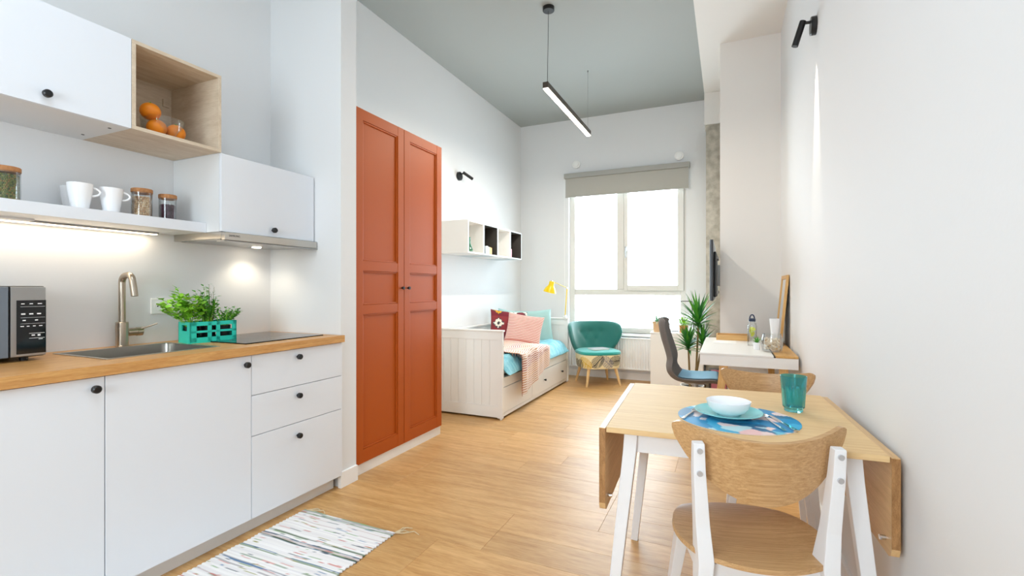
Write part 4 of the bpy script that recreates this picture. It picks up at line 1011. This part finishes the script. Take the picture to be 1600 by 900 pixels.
for sx in (-1, 1):
    pts = [(-hy, TZ - .004), (-hy, .485), (-hy + .007, .468), (-hy + .022, .461), (hy - .022, .461), (hy - .007, .468), (hy, .485), (hy, TZ - .004)]
    xa, xb = sx * (hx + .003), sx * (hx + .023)
    lf = obj('drop_leaf', prism(bm_(), pts, lambda a, b_: (xa, a, b_), lambda a, b_: (xb, a, b_)), wood('bamboo_leaf%s' % ('b' if sx > 0 else 'a'), 'dcb582', 'c49a63', (45, 2, 45) if 0 else (40, 2, 40), 2.2, .4), t, local=True)
    bm = bm_(); bx(bm, xa, xb, -hy - .0012, -hy + .0005, .49, TZ - .006); obj('end_grain', bm, M['bamboo_e'], lf, local=True)
    bm = bm_()
    for yy in (-.25, .25): bx(bm, sx * (hx - .03), sx * (hx + .003), yy - .02, yy + .02, TZ - .021, TZ - .0182)
    obj('hinge', bm, M['steel'], lf, local=True)
    bm = bm_(); x_ = sx * (hx + .001)
    tube(bm, [(sx * (hx + .003), -hy + .045, .50), (sx * (hx - .012), -hy + .045, .50)], .007, 14); obj('catch', bm, M['chrome'], lf, local=True)
# dining chairs
def dining_chair(loc, rz, lab):
    t = thing('dining_chair', lab, 'chair', loc, rz, 'bamboo and white dining chairs')
    def Ps(u, v):
        a = 2 * pi * 0
        x, y = u, v
        # square-to-rounded map
        k = sqrt(max(0, 1 - .42 * y * y)); k2 = sqrt(max(0, 1 - .42 * x * x))
        wv = .212 - .012 * v
        X = x * k * wv; Y = y * k2 * .215 * 1.0
        return (X, Y - .005, .452 + .012 * (X / .2) ** 2 - .012 * max(0, v) ** 3 - .006 * (1 - v * v))
    obj('seat', shell(bm_(), Ps, 40, 40, .0065), M['bamboo_c'], t, local=True)
    def Pb(u, v):
        top = .788 + .034 * u * u - .014 * max(0, abs(u) - .9) ** 1 * 10 * max(0, abs(u) - .9) * 10
        h = .012 + .166 * max(0, 1 - abs(u) ** 2.0) ** .62
        s = (v + 1) / 2; z = top - s * h
        y = -.205 + .10 * u * u + .045 * (top - z) / .19 * (1) ** 1 * .6
        return (.231 * (u if abs(u) < 1 else u), y, z)
    obj('backrest', shell(bm_(), Pb, 64, 14, .0065), M['bamboo_c'], t, local=True)
    for sx in (-1, 1):
        s3 = [(sx * .178, -.182, .776), (sx * .176, -.176, .70), (sx * .166, -.165, .55), (sx * .158, -.158, .45), (sx * .163, -.165, .38), (sx * .20, -.235, 0)]
        lg = obj('leg', sweep(bm_(), s3, [(.0150, .014), (.0165, .017), (.019, .022), (.021, .036), (.019, .032), (.013, .015)], (1, 0, 0)), M['chairw'], t, local=True)
        for z in (.756, .694):
            yb_ = -.19 - .008 if z > .75 else -.186 - .010
            obj('screw', tube(bm_(), [(sx * .177, yb_ + .004, z), (sx * .177, yb_ - .003, z)], .0075, 16), M['chrome'], lg, local=True)
        obj('leg', sweep(bm_(), [(sx * .155, .125, .436), (sx * .160, .135, .36), (sx * .205, .19, 0)], [(.019, .026), (.019, .024), (.012, .014)], (1, 0, 0)), M['chairw'], t, local=True)
    bm = bm_()
    for sx in (-1, 1): sweep_b = bx(bm, sx * .158 - .011, sx * .158 + .011, -.15, .13, .385, .436, bev=.003)
    bx(bm, -.155, .155, -.05, -.02, .40, .437, bev=.003); bx(bm, -.155, .155, .10, .13, .395, .436, bev=.003); bx(bm, -.155, .155, -.17, -.145, .395, .438, bev=.003)
    obj('seat_frame', bm, M['chairw'], t, local=True)
    return t
c1 = dining_chair((.048, 1.64, 0), radians(16), 'bamboo and white dining chair on the near side, back to the viewer')
fc = dup(c1, (.172, 2.50, 0), radians(180), 'bamboo and white dining chair on the far side of the table by the desk')
fc.scale = (.86, .9, .985)
# place setting
PM = (.032, 1.858, TZ + .0003)
q = random.Random(9)
pal = ['3fb0dc', '1f8fc4', 'f4c9c8', 'bfe4ee', '2a6f98', '6fc6e0', 'f2d9d6', '1b9cc0']
seeds = []
for k_ in range(46): seeds.append((q.uniform(-1, 1), q.uniform(-1, 1), q.uniform(0, pi), q.choice(pal)))
def matcol(x, y):
    best, bc_ = 9, 'bfe4ee'
    for sx, sy, an, c in seeds:
        dx, dy = x - sx, y - sy; a = dx * cos(an) + dy * sin(an); b_ = -dx * sin(an) + dy * cos(an); b_ += .5 * a * a
        d = (a * .55) ** 2 + (b_ * 1.5) ** 2
        if d < best: best, bc_ = d, c
    return bc_
bm = bm_(); lay = bm.verts.layers.float_color.new('Col'); R = .195; NR, NA = 60, 180; ctr = bm.verts.new((0, 0, .0025)); ctr[lay] = lin(matcol(0, 0)); prev = None
for j in range(1, NR + 1):
    r = R * j / NR; ring = []
    for k in range(NA):
        a = 2 * pi * k / NA; v = bm.verts.new((r * cos(a), r * sin(a), .0025)); v[lay] = lin(matcol(r / R * cos(a), r / R * sin(a))); ring.append(v)
    for k in range(NA):
        if prev is None: bm.faces.new((ctr, ring[k], ring[(k + 1) % NA]))
        else: bm.faces.new((prev[k], ring[k], ring[(k + 1) % NA], prev[(k + 1) % NA]))
    prev = ring
low = [bm.verts.new((v.co.x, v.co.y, 0)) for v in prev]
for v in low: v[lay] = lin('f2f2f2')
for k in range(NA): bm.faces.new((prev[k], low[k], low[(k + 1) % NA], prev[(k + 1) % NA]))
bm.faces.new(low[::-1])
solo('placemat', bm, M['vcg'], 'round placemat with blue, white and pink abstract print on the table', 'placemat', loc=PM)
pz = PM[2] + .0028; pc = (.004, 1.872)
solo('plate', lathe(bm_(), [(0, 0), (.06, 0), (.068, .004), (.098, .014), (.112, .019), (.111, .021), (.096, .0165), (.068, .0075), (0, .006)], (0, 0, 0), 64), M['plate'], 'aqua blue plate under the white bowl on the placemat', 'plate', loc=(*pc, pz))
solo('bowl', lathe(bm_(), [(0, 0), (.036, 0), (.038, .003), (.056, .012), (.068, .028), (.0735, .048), (.0730, .0495), (.0715, .048), (.065, .029), (.054, .0145), (.034, .007), (0, .005)], (0, 0, 0), 64), M['bowl'], 'white bowl on the aqua plate', 'bowl', loc=(*pc, pz + .0063))
gp = (.226, 2.062, TZ + .0003); bm = bm_(); NS = 40
prof_o = [(.0, 0), (.030, 0), (.0315, .004), (.0315, .012), (.034, .016), (.037, .06), (.0385, .082), (.041, .086), (.0445, .130), (.0435, .131)]
prof_i = [(.0425, .130), (.0385, .087), (.035, .080), (.033, .05), (.030, .018), (0, .014)]
rings = []
for idx, (r, z) in enumerate(prof_o + prof_i):
    if r == 0: rings.append([bm.verts.new((0, 0, z))]); continue
    fac = 1 if (3 < idx < 7) else 0
    rings.append([bm.verts.new(((r + fac * .003 * abs(sin(5 * 2 * pi * k / 80))) * cos(2 * pi * k / 80), (r + fac * .003 * abs(sin(5 * 2 * pi * k / 80))) * sin(2 * pi * k / 80), z)) for k in range(80)])
for a, b_ in zip(rings, rings[1:]):
    for k in range(80):
        k2 = (k + 1) % 80
        if len(a) == 1: bm.faces.new((a[0], b_[k2], b_[k]))
        elif len(b_) == 1: bm.faces.new((a[k], a[k2], b_[0]))
        else: bm.faces.new((a[k], a[k2], b_[k2], b_[k]))
solo('tumbler', bm, M['tumbler'], 'faceted teal glass tumbler on the dining table', 'glass', loc=gp)
mz = PM[2] + .0028
def flat(bm, pts, z, th=.0016):
    prism(bm, pts, lambda a, b_: (a, b_, z), lambda a, b_: (a, b_, z + th))
# fork (left), points +y
t = thing('fork', 'steel fork lying on the placemat left of the plate', 'fork', (-.122, 1.84, mz), radians(-14))
bm = bm_(); sweep(bm, [(0, -.075, .002), (0, .01, .004), (0, .035, .005)], [(.006, .001), (.0025, .0012), (.003, .0012)], (1, 0, 0)); obj('handle', bm, M['chrome'], t, local=True)
bm = bm_(); sweep(bm, [(0, .034, .005), (0, .045, .005), (0, .055, .006)], [(.004, .0009), (.010, .0009), (.0105, .0009)], (1, 0, 0))
for k_ in range(4):
    x = -.009 + .006 * k_; bx(bm, x - .0014, x + .0014, .054, .088, .0052, .0068)
obj('tines', bm, M['chrome'], t, local=True)
t = thing('spoon', 'steel spoon resting on the placemat right of the plate', 'spoon', (.135, 1.83, mz), radians(22))
obj('handle', sweep(bm_(), [(0, -.09, .002), (0, 0, .005), (0, .04, .010)], [(.006, .001), (.0025, .0012), (.003, .0012)], (1, 0, 0)), M['chrome'], t, local=True)
obj('spoon_bowl', shell(bm_(), lambda u, v: (.017 * u * sqrt(1 - .5 * v * v), .062 + .026 * v * sqrt(1 - .5 * u * u), .012 - .006 * (1 - u * u) * (1 - v * v)), 14, 14, .0006), M['chrome'], t, local=True)
t = thing('knife', 'steel table knife on the placemat at the far right of the plate', 'knife', (.168, 1.845, mz), radians(20))
obj('handle', sweep(bm_(), [(0, -.095, .0025), (0, 0, .0025)], [(.0075, .0022), (.005, .002)], (1, 0, 0)), M['chrome'], t, local=True)
bm = bm_(); flat(bm, [(-.005, 0), (.006, 0), (.0085, .05), (.006, .085), (-.002, .098), (-.005, .09)], .0018, .0012); obj('blade', bm, M['chrome'], t, local=True)

# ------------------------------------------------------------------ rag rug
RX0, RX1, RY0, RY1 = -2.075, -1.478, .55, 1.905
q = random.Random(21); rowsn = 330; rc = []
base = ['f2f0ee', 'ece9e8', 'f4f2f2', 'e6e3e4']; acc = ['5f80a6', '56654f', '9aa896', '476078', '8d9198', 'b9b6b8', 'c9b9b6']; spot = ['c8574f', '8fb07c', '7894b4', 'd9a09a', '55606a', 'a8a46a']
k_ = 0
while k_ < rowsn:
    if q.random() < .36:
        c = q.choice(acc); n_ = q.choice((1, 1, 2, 3))
        for z in range(n_): rc.append((c, .9, q.random() * 9)); k_ += 1
    else:
        for z in range(q.choice((2, 3, 5, 6))): rc.append((q.choice(base), 0, q.random() * 9)); k_ += 1
sgr = random.Random(3); spots = {(sgr.randrange(rowsn), sgr.randrange(40)): sgr.choice(spot) for _ in range(330)}
for (a_, b_), c_ in list(spots.items()):
    for e_ in range(sgr.choice((1, 2, 3, 5))): spots[(a_, b_ + e_)] = c_
def rugc(u, v):
    j = min(rowsn - 1, int((v + 1) / 2 * rowsn)); c, a, ph = rc[j]; i = int((u + 1) / 2 * 39.99)
    if (j, i) in spots: return spots[(j, i)]
    if a and sin(u * 5 + ph) > .72: return 'e4e2e4'
    return c
def Pr(u, v):
    j = int((v + 1) / 2 * rowsn); wv = .004 * sin(j * 1.3) + .006 * nz(v * 9, u * 0, 3)
    return ((RX0 + RX1) / 2 + u * ((RX1 - RX0) / 2) + (wv if u > 0 else -wv) * abs(u), (RY0 + RY1) / 2 + v * (RY1 - RY0) / 2 + .006 * nz(u * 2, v * 3, 1), .0045 + .0012 * nz(u * 3, v * 9, 7) + .0006 * (j % 2))
t = thing('rag_rug', 'white rag rug with blue, green and red flecked stripes beside the kitchen units', 'rug', (-1.78, 1.2, 0))
obj('weave', shell(bm_(), Pr, 40, rowsn, .003, rugc), M['vcw'], t)
for (x, y), dirs in (((RX0 + .01, RY1), (12, 24, 2)), ((RX1 - .005, RY1 - .004), (50, 30, 14, 62))):
    bm = bm_()
    for d in dirs:
        a = radians(d); p = Vector((x, y, .005)); L_ = .10 + .03 * sin(d)
        tube(bm, [p, p + Vector((cos(a) * L_ * .4, sin(a) * L_ * .4, .004)), p + Vector((cos(a + .3) * L_ * .75, sin(a + .3) * L_ * .75, .002)), p + Vector((cos(a) * L_, sin(a) * L_, .003))], [.003, .0028, .0025, .002], 6)
    obj('tassel', bm, M['string'], t)
